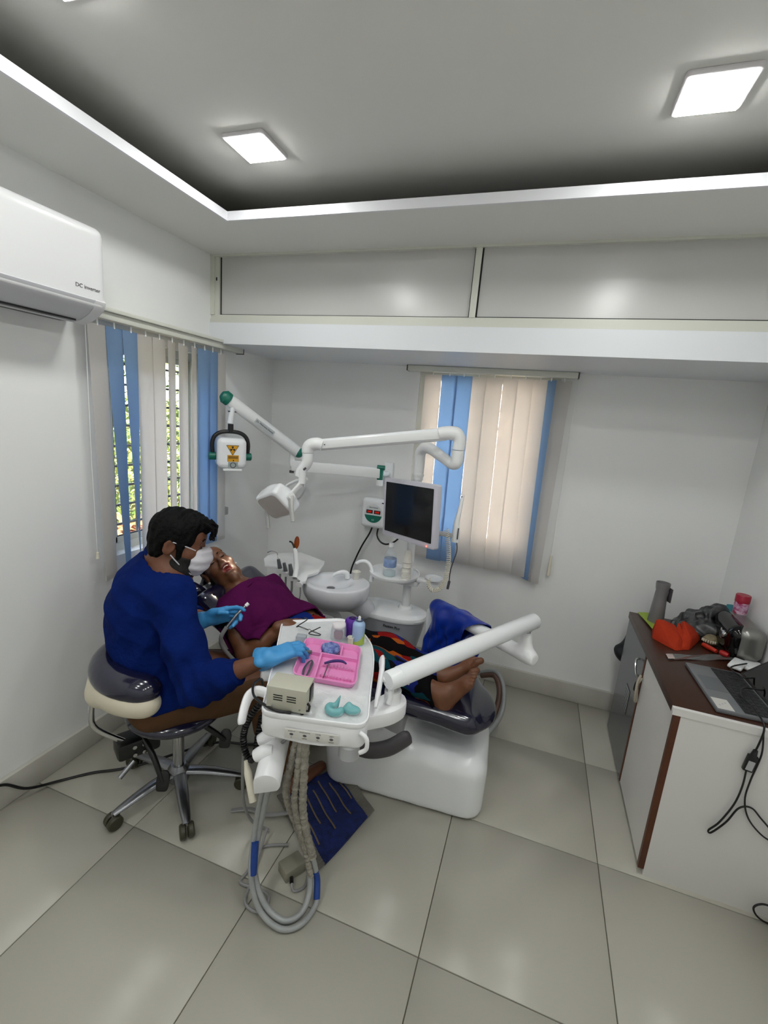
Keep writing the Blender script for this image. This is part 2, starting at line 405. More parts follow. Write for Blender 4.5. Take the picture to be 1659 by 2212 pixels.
# windows
def window(n, axis, a0, a1, z0, z1, parts, grille_y, dp=.0):
    """axis 'x': opening in the left wall (along y); 'y': opening in the back wall (along x)"""
    root = struct(bpy.data.objects.new('window_%d' % n, None)); COL.objects.link(root)
    def S(mb, u0, u1, d0, d1, w0, w1):
        d0 -= dp; d1 -= dp
        return mb.span((-d1, u0, w0), (-d0, u1, w1)) if axis == 'x' else mb.span((u0, d0, w0), (u1, d1, w1))
    f = MB(); t = .04
    for q in ((a0, a1, z0, z0 + t), (a0, a1, z1 - t, z1)): S(f, q[0], q[1], .06, .13, q[2], q[3])
    for q in ((a0, a0 + t), (a1 - t, a1)): S(f, q[0], q[1], .06, .13, z0 + t, z1 - t)
    f.build('window_frame', M_alu, root, smooth=False)
    edges = [a0 + t + (a1 - a0 - 2 * t) * k / parts for k in range(parts + 1)]
    for k in range(parts):
        e0, e1 = edges[k], edges[k + 1]; d = .07 + .02 * (k % 2)
        s = MB(); st = .03
        for q in ((e0, e1, z0 + t, z0 + t + st), (e0, e1, z1 - t - st, z1 - t), (e0, e0 + st, z0 + t, z1 - t), (e1 - st, e1, z0 + t, z1 - t)): S(s, q[0], q[1], d, d + .022, q[2], q[3])
        so = s.build('sash', M_alu, root, smooth=False)
        S(MB(), e0 + st, e1 - st, d + .009, d + .013, z0 + t + st, z1 - t - st).build('pane', M_glass, so, smooth=False)
        g = MB(); 
        S(g, e0 + st, e0 + st + .004, d + .002, d + .009, z0 + t + st, z1 - t - st); S(g, e0 + st, e1 - st, d + .002, d + .009, z0 + t + st, z0 + t + st + .005)
        g.build('gasket', M_black, so, smooth=False)
    nb = int((z1 - z0) / .115)
    for k in range(1, nb + 1):
        zz = z0 + (z1 - z0) * k / (nb + 1); S(MB(), a0, a1, .16, .168, zz - (.006 if n == 1 else .011), zz + (.006 if n == 1 else .011)).build('grille_bar', M_iron if n == 1 else M_alu, root, smooth=False)
    for k in range(1, grille_y):
        u = a0 + (a1 - a0) * k / grille_y; S(MB(), u - .004, u + .004, .168, .176, z0, z1).build('grille_bar', M_iron if n == 1 else M_alu, root, smooth=False)
    return root
window(1, 'x', W1[0], W1[1], W1[2], W1[3], 2, 9)
window(2, 'y', W2[0], W2[1], W2[2], W2[3], 2, 1, .052)

# recessed-look square LED panels under the upper ceiling
M_led = mat('led_diffuser', '#ffffff', .4, emit=('#f9fbf8', PANEL_W))
M_ledrim = mat('led_rim', '#d8d4d6', .35)
LP = [(.74, -1.31, 'square LED ceiling panel above the air conditioner side, nearest the loft cabinet'), (2.21, -1.31, 'square LED ceiling panel above the desk side, large and bright'),
      (.72, -2.04, 'square LED ceiling panel cut off by the top edge of the picture'), (2.21, -2.04, 'square LED ceiling panel above the desk side, second from the loft cabinet'), (.74, -2.78, 'square LED ceiling panel above the air conditioner side, third from the loft cabinet'), (2.21, -2.78, 'square LED ceiling panel above the desk side, third from the loft cabinet'), (.74, -3.45, 'square LED ceiling panel above the air conditioner side, furthest from the loft cabinet'), (2.21, -3.45, 'square LED ceiling panel above the desk side, furthest from the loft cabinet')]
for x, y, lab in LP:
    q = thing('ceiling_light', (x, y, ZT), lab or 'square LED ceiling panel out of the picture behind the camera', 'ceiling light', 'square LED panels in the tray ceiling')
    s = .088
    MB().prism(rrect(2*s, 2*s, .012), ZT - .014, ZT, .004, o=(x, y, 0)).build('trim_frame', M_ledrim, q)
    MB().span((x - s + .011, y - s + .011, ZT - .018), (x + s - .011, y + s - .011, ZT - .0142)).build('diffuser', M_led, q, smooth=False)
# ================================================================== the dental unit
M_white = mat('gloss_white_plastic', '#eaecee', .22, spec=.5)
M_white2 = mat('satin_white_plastic', '#e9eaea', .4)
M_lgrey = mat('light_grey_plastic', '#a9aaac', .4)
M_dgrey = mat('dark_grey_plastic', '#4b474b', .45)
M_navy = mat('navy_vinyl', '#14142c', .16, spec=.6, coat=.4)
M_chrome = mat('chrome', '#c9c9c9', .12, metal=1)
M_steel = mat('brushed_steel', '#8f9094', .3, metal=1)
M_blackp = mat('black_plastic', '#0b0b0c', .35)
M_hose = mat('grey_hose', '#8a8a8a', .45)
M_clear = mat('clear_plastic', '#dfe9f0', .06, spec=.8, alpha=.22)
M_cream = mat('cream_plastic', '#dcd6c4', .4)
CA = math.radians(7); CX = V((math.cos(CA), math.sin(CA), 0)); CN = V((-math.sin(CA), math.cos(CA), 0)); CO = V((1.0, -1.10, 0))
def cp(s, t, z): return CO + CX * s + CN * t + V((0, 0, z))
def frame(z_, x_): return np.array(basis(z_, x_))

ch = thing('dental_chair', (1.5, -1.03, 0), 'reclined navy vinyl dental chair on a glossy white moulded base', 'dental chair')
# moulded base
v = Vol((1.0, -1.36, -.05), (2.0, -.66, .46), .01)
v.rbox((1.50, -1.02, .12), (.375, .215, .17), .085, rotz(CA * .6), k=.01)
v.rbox((1.32, -1.03, .25), (.17, .17, .14), .06, rotz(CA), k=.10)
x, y, z = v.xyz(); v.g = np.maximum(v.g, -z)
link('base', v.mesh('base', 2), M_white, ch)
MB().span((1.16, -1.2, .30), (1.5, -.9, .42), .02).build('lift_column', M_lgrey, ch)
R7 = rotz(CA)
MB().box(cp(.12, 0, .445), (.62, .42, .05), R7, .015).build('seat_frame', M_lgrey, ch)
v = Vol((.3, -1.6, .3), (2.0, -.6, 1.06), .008)
v.rbox(cp(.13, 0, .505), (.27, .24, .05), .045, R7, k=.03)
link('seat', v.mesh('seat', 2), M_navy, ch)
v = Vol((1.1, -1.5, .25), (2.0, -.6, .75), .008)
v.rbox(cp(.50, 0, .475), (.30, .205, .045), .04, R7 @ Matrix.Rotation(.09, 3, 'Y'), k=.02)
v.ell(cp(.74, 0, .44), (.15, .20, .05), R7 @ Matrix.Rotation(.09, 3, 'Y'), k=.04)
link('leg_rest', v.mesh('leg_rest', 2), M_navy, ch)
v = Vol((.2, -1.6, .35), (1.15, -.7, 1.05), .008)
ang = math.atan2(.29, .44); RB = R7 @ Matrix.Rotation(ang, 3, 'Y')
v.rbox(cp(-.26, 0, .665), (.30, .235, .045), .042, RB, k=.02)
v.rbox(cp(-.34, 0, .72), (.20, .255, .04), .038, RB, k=.04)
link('backrest', v.mesh('backrest', 2), M_navy, ch)
MB().box(cp(-.26, 0, .60), (.52, .34, .05), RB, .02).build('backrest_shell', M_white, ch)
v = Vol((.2, -1.5, .65), (.7, -.9, 1.0), .006)
hc = V((.405, -1.19, .825))
v.ell(hc, (.085, .135, .05), RB, k=.02)
v.ell(hc + V((-.03, 0, .05)), (.14, .085, .06), RB, k=.03, op='sub')
hr = link('headrest', v.mesh('headrest', 2), M_navy, ch)
MB().tube([hc + V((.05, 0, -.07)), hc + V((.0, 0, -.055))], .05, 16, flat=(1, 1.6)).build('headrest_bracket', M_white, ch)
MB().tube([cp(-.38, 0, .74), hc + V((.03, 0, -.05))], .02, 10, flat=(.4, 1.5)).build('headrest_slide', M_chrome, ch)
# dark grey curved arm pad swung below the seat
pts = [V((1.19, -1.285, .335)), V((1.28, -1.33, .31)), V((1.38, -1.345, .31)), V((1.47, -1.325, .335)), V((1.535, -1.285, .375)), V((1.548, -1.275, .384)), V((1.553, -1.271, .387))]
MB().tube(pts, [.030, .036, .038, .038, .036, .028, .012], 14, smooth=6, flat=(1, .55), ref=(0, 0, 1)).build('armrest', M_dgrey, ch)
MB().cyl((1.22, -1.28, .335), (1.20, -1.16, .40), .018).build('armrest_pivot', M_lgrey, ch)

# ---- side box with spittoon, post and round table
du = thing('dental_unit', (1.22, -.48, 0), 'white dental side unit with spittoon bowl, post and round shelf', 'dental unit')
def loft(secs, n=40, cap=True, e=2.4):
    mb = MB(); vs = []
    for cx, cy, z_, rx, ry in secs:
        for k in range(n):
            a = 2 * PI * k / n; c, s_ = math.cos(a), math.sin(a)
            vs.append((cx + rx * math.copysign(abs(c) ** (2 / e), c), cy + ry * math.copysign(abs(s_) ** (2 / e), s_), z_))
    N = len(secs); fs = [(i * n + k, i * n + (k + 1) % n, (i + 1) * n + (k + 1) % n, (i + 1) * n + k) for i in range(N - 1) for k in range(n)]
    if cap: fs += [tuple(range(n - 1, -1, -1)), tuple((N - 1) * n + k for k in range(n))]
    return mb.add(vs, fs)
M_unitbody = mat('pale_grey_gloss', '#9ea0a6', .25)
loft([(1.215, -.47, 0, .125, .11), (1.215, -.47, .22, .125, .11), (1.205, -.475, .34, .15, .115), (1.19, -.48, .46, .195, .122), (1.18, -.485, .555, .222, .128)]).build('body', M_unitbody, du)
loft([(1.18, -.485, .553, .226, .132), (1.18, -.485, .566, .232, .136), (1.18, -.485, .580, .226, .132), (1.18, -.485, .592, .19, .108), (1.18, -.485, .598, .10, .06)]).build('top_cover', M_white, du)
MB().text('Passion Plus', .021, (1.235, -.6115, .525), Matrix.Rotation(math.radians(90), 3, 'X') , depth=.002).build('lettering', mat('print_grey', '#3a3b40', .5), du, smooth=False)
PX, PY = 1.272, -.475
MB().cyl((PX, PY, .585), (PX, PY, 1.10), .024, 20).build('post', M_white2, du)
MB().lathe([(.0, 0), (.042, 0), (.042, .012), (.034, .022), (.027, .024), (0, .024)], (PX, PY, .594)).build('post_collar', M_white2, du)
MB().cyl((PX, PY, 1.10), (PX, PY, 1.40), .0245, 20).build('upper_post', M_white2, du)
# round shelf
sx, sy, sz = 1.195, -.505, .815
sh = MB().lathe([(0, 0), (.12, 0), (.145, .006), (.150, .016), (.150, .026), (.145, .026), (.142, .016), (0, .014)], (sx, sy, sz - .016), 40).build('shelf', M_white2, du)
MB().prism(rrect(.20, .10, .02), sz - .05, sz - .017, .006, o=(sx + .05, sy + .01, 0)).build('shelf_bracket', M_white2, sh)
MB().prism(rrect(.13, .042, .018), sz - .018, sz + .004, .006, R=rotz(.12), o=(sx + .20, sy - .01, 0)).build('shelf_arm', M_white2, sh)
MB().lathe([(0, 0), (.045, 0), (.052, .004), (.052, .012), (.045, .012), (.044, .005), (0, .005)], (sx + .235, sy + .005, sz + .004), 28).build('cup_ring', M_white2, sh)

# spittoon bowl
v = Vol((.64, -.98, .5), (1.2, -.42, .86), .006)
bc = V((.915, -.705, .74))
v.ell(bc + V((0, 0, 0)), (.195, .165, .135), rotz(.25), k=.02)
v.cone((.98, -.67, .67), (1.05, -.58, .585), .055, .062, k=.06)
x, y, z = v.xyz(); v.g = np.maximum(v.g, z - .772 + .0 * x)
v.ell(bc + V((-.03, -.01, .075)), (.145, .125, .09), rotz(.25), k=.012, op='sub')
bw = link('spittoon_bowl', v.mesh('spittoon_bowl', 1), mat('ceramic_white', '#d9dadf', .12, spec=.6), du)
MB().lathe([(0, 0), (.022, 0), (.024, .004), (.012, .006), (0, .005)], bc + V((-.03, -.01, -.013)), 16).build('drain', M_steel, bw)
MB().tube([(.945, -.62, .77), (.94, -.625, .80), (.915, -.64, .808), (.885, -.66, .797), (.872, -.67, .785)], [.016, .015, .013, .010, .008], 12, smooth=5).build('bowl_faucet', M_white, bw)
MB().tube([(1.075, -.57, .76), (1.075, -.565, .81), (1.06, -.56, .85), (1.03, -.562, .872), (.995, -.57, .868), (.975, -.575, .852)], [.013, .012, .0115, .011, .010, .009], 12, smooth=5).build('cup_filler_spout', M_white, bw)
# assistant tool holder and its swing arm
MB().tube([(.79, -.80, .73), (.80, -.78, .66), (.85, -.74, .60), (.91, -.68, .56), (.93, -.64, .48), (.96, -.58, .40)], [.022, .022, .021, .022, .023, .024], 14, smooth=6).build('holder_arm', M_white2, du)
ah = MB().prism([(.40, -.66), (.47, -.755), (.58, -.735), (.68, -.79), (.735, -.845), (.785, -.885), (.80, -.86), (.765, -.77), (.79, -.70), (.76, -.56), (.735, -.50), (.52, -.42), (.40, -.53), (.385, -.6)], .785, .803, .005).build('tool_holder', M_white2, du)
M_tool = mat('tool_grey', '#5e6062', .4)
for k, (tx, ty) in enumerate(((.573, -.764), (.626, -.790), (.691, -.830), (.772, -.888))):
    pr = MB()
    pr.tube([(tx, ty + .03, .79), (tx + .004, ty - .004, .785)], [.016, .019], 14, flat=(.8, 1)).build('tool_cradle', M_white2, ah)
for k, (tx, ty, top, r, bz, bx) in enumerate(((.573, -.755, .855, .0085, .555, .55), (.626, -.78, .85, .008, .50, .60), (.688, -.82, .865, .009, .48, .63), (.775, -.88, .80, .005, .46, .705))):
    label = ['air-water syringe', 'short saliva ejector valve', 'suction valve', 'thin cord'][k]
    tl = MB().tube([(tx - .01, ty - .005, top), (tx, ty, .80)], [r * 1.1, r * 1.5], 10).build('handpiece', M_tool, ah)
    MB().tube([(tx + .001, ty, .80), (tx + .002, ty, .70), (bx + .012, ty + .015, .62), (bx, ty + .03, bz), (bx - .01, ty + .05, bz - .1)], r * .75, 8, smooth=5).build('hose', M_hose, tl)
    if k == 0: MB().tube([(tx - .01, ty - .005, top), (tx - .03, ty + .01, top + .03), (tx - .07, ty + .02, top + .032), (tx - .10, ty + .02, top + .018)], .003, 6, smooth=4).build('syringe_tip', M_chrome, tl)

# curing light with orange shield
cl = thing('curing_light', (.70, -.79, .80), 'white curing light with an orange oval shield in the tool holder', 'curing light')
MB().tube([(.725, -.85, .80), (.705, -.80, .85), (.672, -.755, .905), (.655, -.74, .93)], [.014, .015, .013, .010], 12, smooth=4).build('body', M_white2, cl)
MB().tube([(.655, -.74, .93), (.645, -.735, .945), (.632, -.735, .962), (.617, -.735, .965)], [.0065, .006, .005, .005], 10, smooth=4).build('light_guide', M_blackp, cl)
MB().lathe([(0, -.0012), (.034, -.0012), (.034, .0012), (0, .0012)], (.664, -.735, .967), 30, basis((-.45, -.85, .15), (0, .2, 1)), sx=1.05, sy=.72).build('shield', mat('orange_acrylic', '#c25a06', .15, trans=.35), cl)

# paper cup on the bowl, bottle and cups on the shelf
M_paper = mat('paper_white', '#dcd9d0', .7)
def cup(o, h, r0, r1, name='paper_cup'):
    return MB().lathe([(0, 0), (r0, 0), (r1, h), (r1 + .002, h + .002), (r1 + .0005, h + .003), (r1 - .002, h), (r0 - .002, .003), (0, .003)], o, 20)
tag(cup((.995, -.615, .772), .045, .017, .024).build('paper_cup', M_paper), 'small paper cup standing on the spittoon rim', 'cup')
for j, (ox, oy, n, labs) in enumerate(((1.285, -.585, 9, 'lower'), )):
    for k in range(9):
        oz = sz + .0 + k * .0085 if k < 7 else sz + .078 + (k - 7) * .03
        lab = {0: 'bottom white paper cup of the inverted stack on the round shelf', 8: 'topmost white paper cup of the inverted stack on the round shelf', 7: 'second white paper cup from the top of the inverted stack'}.get(k, '%s white paper cup from the bottom of the inverted stack on the shelf' % ['', 'second', 'third', 'fourth', 'fifth', 'sixth', 'seventh', '', ''][k])
        h = .062
        c = MB().lathe([(0, h), (.019, h), (.0275, .003), (.029, .002), (.028, 0), (.026, .002), (.0175, h - .002), (0, h - .002)], (ox + .001 * math.sin(k), oy, oz), 22).build('stacked_cup', M_paper)
        tag(c, lab, 'cup', 'stacked paper cups on the round shelf')
bt = thing('water_bottle', (1.178, -.56, sz), 'clear plastic water bottle with blue label and white cap', 'bottle')
bx, by = 1.178, -.56
MB().lathe([(0, .002), (.03, 0), (.036, .006), (.036, .05), (.034, .055), (.036, .06), (.036, .108), (.033, .12), (.022, .148), (.014, .162), (.013, .18), (0, .18)], (bx, by, sz), 24).build('bottle_body', M_clear, bt)
MB().lathe([(.0365, .055), (.0372, .056), (.0372, .103), (.0365, .104)], (bx, by, sz), 24).build('label', mat('bottle_label_blue', '#5f7fb8', .4, noise=(25, '#9fb4d8', .2)), bt)
MB().lathe([(0, .172), (.0155, .172), (.0155, .192), (.014, .194), (0, .194)], (bx, by, sz), 18).build('cap', M_white2, bt)
MB().lathe([(0, .003), (.034, .003), (.034, .028), (0, .028)], (bx, by, sz), 20).build('water', mat('water', '#cfe6ea', .05, alpha=.4), bt)

# ---- monitor
M_bez = mat('monitor_frame_silver', '#c4c2cc', .35)
M_scr = mat('screen_glass', '#050506', .12, spec=.5)
ml, mr = V((1.115, -.545, 1.215)), V((1.475, -.80, 1.245))
mu = (mr - ml).normalized(); mup = V((-.06, .04, 1)); mup = (mup - mu * mup.dot(mu)).normalized(); mn = mu.cross(mup)  # outward normal towards the room
if mn.y > 0: mn = -mn
MR = Matrix((mu, mup, mu.cross(mup))).transposed()
if (mu.cross(mup)).dot(mn) < 0: pass
mo = thing('monitor', (ml + mr) / 2, 'flat silver-framed monitor with a black screen on the unit post', 'monitor')
mc = (ml + mr) / 2
mz = MR.col[2]; sg = 1 if mz.dot(mn) > 0 else -1
W_, H_ = .44, .325
MB().prism(rrect(W_, H_, .012), -.018, .014, .004, R=MR, o=mc).build('housing', M_bez, mo)
MB().prism(rrect(W_ - .046, H_ - .05, .003), .0141 if sg > 0 else -.021, .0165 if sg > 0 else -.0181, 0, R=MR, o=mc + mup * .004).build('screen', M_scr, mo, smooth=False)
MB().box(mc - mn * .035, (.2, .16, .035), MR, .01).build('rear_housing', M_bez, mo)
MB().cyl(mc - mn * .05, (PX, PY, 1.2), .018).build('mount_arm', M_lgrey, mo)
MB().ball(mc + mu * .165 - mup * .153 + mn * .0165, .0035, n=8, m=6).build('power_led', mat('red_led', '#ff5040', .4, emit=('#ff4030', 6)), mo)
# intra-oral camera in a bracket on the monitor side, coiled cable
ic = thing('intraoral_camera', (1.54, -.66, 1.13), 'white intraoral camera wand in a bracket beside the monitor', 'camera')
MB().tube([(1.548, -.645, 1.10), (1.548, -.645, 1.16), (1.545, -.64, 1.20), (1.552, -.625, 1.28), (1.556, -.615, 1.345)], [.021, .02, .015, .010, .008], 14, smooth=5).build('wand', M_white2, ic)
MB().ball((1.553, -.624, 1.338), .0035, n=8, m=6).build('lens', M_blackp, ic)
MB().box((1.562, -.668, 1.15), (.006, .004, .06)).build('button_strip', M_dgrey, ic)
MB().tube([(1.47, -.72, 1.15), (1.50, -.68, 1.14), (1.535, -.65, 1.13)], .010, 10, flat=(1.3, .6)).build('bracket', M_lgrey, ic)
pts = []; ctl = [V((1.50, -.67, 1.165)), V((1.52, -.67, 1.08)), V((1.53, -.67, 1.0)), V((1.525, -.67, .90)), V((1.50, -.665, .835)), V((1.462, -.66, .815)), V((1.435, -.65, .835)), V((1.43, -.64, .87))]
def catmull(c, n):
    out = []
    for i in range(len(c) - 1):
        p0 = c[max(i-1, 0)]; p1 = c[i]; p2 = c[i+1]; p3 = c[min(i+2, len(c)-1)]
        for k in range(n):
            t = k / n; out.append(.5 * ((2*p1) + (p2-p0)*t + (2*p0-5*p1+4*p2-p3)*t*t + (3*p1-p0-3*p2+p3)*t**3))
    out.append(c[-1]); return out
def coil(ctl, turns, R_, r, n=6, per=10):
    cl_ = catmull(ctl, 40); L = [0]
    for a, b in zip(cl_[:-1], cl_[1:]): L.append(L[-1] + (b - a).length)
    N = turns * per; pts = []; j = 0; up = V((0, 1, .2))
    for i in range(N + 1):
        s = L[-1] * i / N
        while j < len(L) - 2 and L[j+1] < s: j += 1
        f = (s - L[j]) / max(L[j+1] - L[j], 1e-9); p = cl_[j].lerp(cl_[j+1], f); t = (cl_[j+1] - cl_[j]).normalized()
        u = (up - t * up.dot(t)).normalized(); w = t.cross(u); a = 2 * PI * i / per
        pts.append(p + (u * math.cos(a) + w * math.sin(a)) * R_)
    return MB().tube(pts, r, n)
coil(ctl, 44, .0105, .0024).build('coiled_cable', M_cream, ic)
MB().tube([(1.56, -.66, 1.10), (1.565, -.66, 1.05), (1.545, -.66, .95), (1.545, -.66, .86)], .003, 6, smooth=4).tube([(1.545, -.66, .885), (1.54, -.66, .84)], .007, 8).build('thin_cable', M_dgrey, ic)

# ---- operating lamp on the post
ol = thing('operating_lamp', (PX, PY, 1.40), 'white dental operating lamp on a jointed arm above the patient', 'lamp')
MB().tube([(PX, PY, 1.38), (PX, PY, 1.50), (PX + .003, PY - .004, 1.535), (PX + .03, PY - .025, 1.562), (PX + .07, PY - .055, 1.56), (1.42, -.58, 1.527), (1.485, -.635, 1.502), (1.508, -.655, 1.51), (1.512, -.658, 1.535), (1.512, -.658, 1.575)], [.030, .030, .031, .031, .030, .028, .028, .030, .031, .031], 18, smooth=5).build('swing_tube', M_white2, ol)
MB().lathe([(.0, 0), (.033, 0), (.033, .014), (0, .014)], (PX, PY, 1.40)).build('tube_collar', M_white2, ol)
MB().tube([(1.512, -.658, 1.578), (1.512, -.658, 1.625), (1.49, -.662, 1.655), (1.44, -.673, 1.655), (1.41, -.680, 1.648)], [.031, .032, .036, .034, .032], 18, smooth=5).build('elbow', M_white2, ol)
a, b = V((1.455, -.670, 1.652)), V((.80, -.82, 1.537))
d = (b - a).normalized()
MB().tube([a, a + d * .02, b - d * .02, b], [.028, .033, .030, .024], 20, flat=(1, .62), ref=(0, 0, 1)).build('beam_arm', M_white, ol)
dn_ = d.cross(V((0, 0, 1))).normalized(); dn_ = dn_ if dn_.y < 0 else -dn_
MB().box((a + b) / 2 + dn_ * .019, ((b - a).length - .05, .004, .040), Matrix((d, dn_, d.cross(dn_))).transposed(), .002).build('side_cover', M_white2, ol)
for q in (a + d * .04, b - d * .05):
    MB().ball(q + dn_ * .0215, .0035, n=8, m=5).build('screw', M_dgrey, ol)
JO = V((.772, -.828, -.024))
MB().tube([JO + V((.065, .012, 1.562)), JO + V((.035, .006, 1.568)), JO + V((0, 0, 1.558)), JO + V((-.012, -.004, 1.535)), JO + V((-.012, -.004, 1.518))], [.030, .033, .034, .032, .030], 18, smooth=5).build('drop_elbow', M_white2, ol)
MB().tube([JO + V((-.012, -.004, 1.516)), JO + V((-.011, -.004, 1.48)), JO + V((-.022, -.006, 1.45)), JO + V((-.044, -.01, 1.42)), JO + V((-.052, -.012, 1.39))], [.029, .029, .028, .026, .024], 18, smooth=5).build('lower_joint', M_white2, ol)
MB().cyl(JO + V((-.03, -.018, 1.43)), JO + V((-.03, -.018, 1.355)), .020, 18).build('yoke_hub', M_white2, ol)
MB().box(JO + V((-.005, -.042, 1.437)), (.020, .004, .011), Matrix.Rotation(-.7, 3, 'Y'), .002).build('switch', M_dgrey, ol)
LC = V((.615, -.862, 1.225))                     # lamp head centre
LT = V((.575, -1.24, .955))                      # aims at the patient's mouth
ln = (LT - LC).normalized(); lxv = RT * .9 - DN * .22; lxv = lxv - FW * (lxv.dot(ln) / FW.dot(ln)); lu = ln.cross(lxv).normalized()
LR = Matrix((ln.cross(lu) * -1, lu, ln)).transposed()
LR = basis(ln, lxv)
lx, ly = LR.col[0], LR.col[1]
v = Vol(LC - V((.16, .16, .16)), LC + V((.16, .16, .16)), .005)
RH = np.array(LR)
v.ell(LC - ln * .012, (.098, .088, .066), RH, k=.01)
v.rbox(LC + ln * .010, (.095, .084, .045), .022, RH, k=.02)
v.rbox(LC + ln * .072, (.13, .13, .02), .005, RH, k=.006, op='sub')
link('lamp_head', v.mesh('lamp_head', 1), M_white, ol)
M_lens = mat('lamp_lens', '#77757a', .12, emit=('#fff0d8', .05))
MB().prism(rrect(.165, .14, .03), .0515, .0545, .001, R=LR, o=LC).build('lens', M_lens, ol)
side = lx if lx.dot(RT) < 0 else -lx
hub = V((.740, -.848, 1.355))
for sgn in (1, -1):
    e = LC + lx * sgn * .102
    mid = (hub + e) / 2 - ln * .055 + lx * sgn * .03
    MB().tube([hub, hub.lerp(mid, .5) - ln * .012, mid, e - ln * .01], [.017, .019, .019, .017], 12, smooth=6, flat=(1, .45), ref=lx).build('yoke_arm', M_white2, ol)
    MB().cyl(e - lx * sgn * .02, e + lx * sgn * .018, .02, 16).build('pivot', M_white2, ol)
    g0 = e + lx * sgn * .012
    MB().tube([g0, g0 + V((.015, -.02, -.06)), g0 + V((.035, -.035, -.125))], [.016, .015, .014], 12, smooth=4, flat=(1, .6), ref=lx).build('handle', mat('handle_grey', '#b9b8b4', .45), ol)
MB().tube([hub + V((.008, 0, -.02)), hub + V((.02, .0, -.05)), hub + V((-.02, .01, -.11)), LC + V((.055, .02, .03))], .0055, 8, smooth=5).build('lamp_cable', M_lgrey, ol)
sp = bpy.data.lights.new('lamp_beam', 'SPOT'); sp.energy = LAMP_W; sp.spot_size = math.radians(13); sp.spot_blend = .25; sp.color = (1, .88, .70); sp.shadow_soft_size = .02
so = bpy.data.objects.new('lamp_beam', sp); COL.objects.link(so); so.matrix_world = Matrix.Translation(LC + ln * .06) @ basis(-ln).to_4x4(); so.parent = ol; so.matrix_parent_inverse = Matrix.Translation(-ol.location)

# ---- wall X-ray unit
M_green = mat('teal_green_plastic', '#0c6a58', .35)
xr = thing('xray_unit', (.90, -.02, 1.05), 'wall mounted dental X-ray head with green-capped arms and control box', 'x-ray unit')
v = Vol((.72, -.14, .92), (1.06, .02, 1.20), .006)
v.rbox((.895, -.045, 1.055), (.105, .045, .105), .03, None)
x, y, z = v.xyz(); v.g = np.maximum(v.g, y + .004)
bxx = link('control_box', v.mesh('control_box', 1), M_white, xr)
RX90 = Matrix.Rotation(math.radians(90), 3, 'X')
MB().lathe([(0, 0), (.066, 0), (.066, .002), (0, .002)], (.885, -.090, 1.055), 36, RX90).build('display_plate', mat('plate_white', '#d5d9d8', .4), bxx)
seg = [(.063 * math.cos(a), .063 * math.sin(a)) for a in np.linspace(math.radians(190), math.radians(350), 24)]
MB().prism(seg, .0021, .0032, 0, R=RX90, o=(.885, -.090, 1.055)).build('teal_segment', M_green, bxx, smooth=False)
for q in (-.028, .028):
    dd = MB().box((.885 + q, -.0935, 1.068), (.046, .003, .024)).build('digital_display', M_blackp, bxx, smooth=False)
    MB().box((.885 + q, -.0952, 1.068), (.032, .0006, .012)).build('dim_digits', mat('dim_red', '#5a0a08', .3, emit=('#c01808', .35)), dd, smooth=False)
MB().text('Sirio Dental', .013, (.885, -.0925, 1.098), RX90).build('lettering', M_dgrey, bxx, smooth=False)
MB().text('6.3', .014, (.885, -.0938, 1.012), RX90).build('marking', M_white2, bxx, smooth=False)
MB().box((.955, -.088, 1.135), (.03, .006, .008), None, .002).build('slot', M_blackp, bxx)
jx = V((.925, -.13, 1.345)); je = V((.36, -.30, 1.345))
MB().tube([(.945, -.02, 1.335), (.94, -.08, 1.335), jx], .018, 12).build('arm_bracket', M_white, xr)
MB().span((.915, -.03, 1.26), (.975, -.001, 1.41), .005).build('mounting_plate', M_white, xr)
MB().tube([jx + V((0, 0, -.05)), jx + V((0, 0, .03))], [.02, .022], 14).tube([jx + V((-.02, -.01, .036)), jx + V((.03, 0, .036))], .02, 14, flat=(.8, 1)).build('hinge_cap', M_green, xr)
MB().tube([jx + V((0, 0, -.085)), jx + V((0, 0, -.045))], .024, 14).build('hinge_sleeve', M_white2, xr)
MB().box((jx + je) / 2, ((jx - je).length, .045, .07), basis((0, 0, 1), jx - je), .006).build('horizontal_arm', M_white2, xr)
MB().tube([je + V((.02, 0, 0)), je + V((.005, 0, 0)), je + V((0, 0, .02)), je + V((0, 0, .08))], [.02, .022, .021, .019], 12).build('knuckle', M_white2, xr)
MB().cyl(je + V((0, 0, -.05)), je + V((0, 0, -.035)), .016).build('knuckle_cap', M_dgrey, xr)
u0, u1 = V((.395, -.29, 1.435)), V((.165, -.71, 1.735)); ud = (u1 - u0).normalized()
sa = MB().tube([u0, u0 + ud * .04, u1 - ud * .03, u1], [.034, .038, .036, .034], 20, flat=(1, .8), ref=(0, 0, 1)).build('spring_arm', M_white2, xr)
MB().ball(u0 - ud * .004, (.036, .036, .034)).build('lower_cap', M_green, xr)
MB().tube([u1 - ud * .005, u1 + ud * .025, u1 + ud * .045], [.039, .040, .022], 18, flat=(1, .85), ref=(0, 0, 1)).build('upper_cap', M_green, xr)
lb = (u0 + u1) / 2 + ud * .02
cd = (V((1.9027, -2.952, 1.7089)) - lb); cd = (cd - ud * cd.dot(ud)).normalized()
lr_ = Matrix((-ud, cd.cross(-ud), cd)).transposed()
MB().box(lb + cd * .0325, (.145, .028, .003), lr_).build('name_plate', mat('plate_pale', '#c2c6c8', .3), sa, smooth=False)
MB().text('Dr. Mehrotra Dental', .0155, lb + cd * .0345, lr_).build('lettering', mat('print_blue_grey', '#3c4a55', .5), sa, smooth=False)
MB().box(u1 - ud * .06 - V((0, 0, .036)), (.10, .02, .008), basis((0, 0, 1), ud), .003).build('cable_slot', M_dgrey, sa)
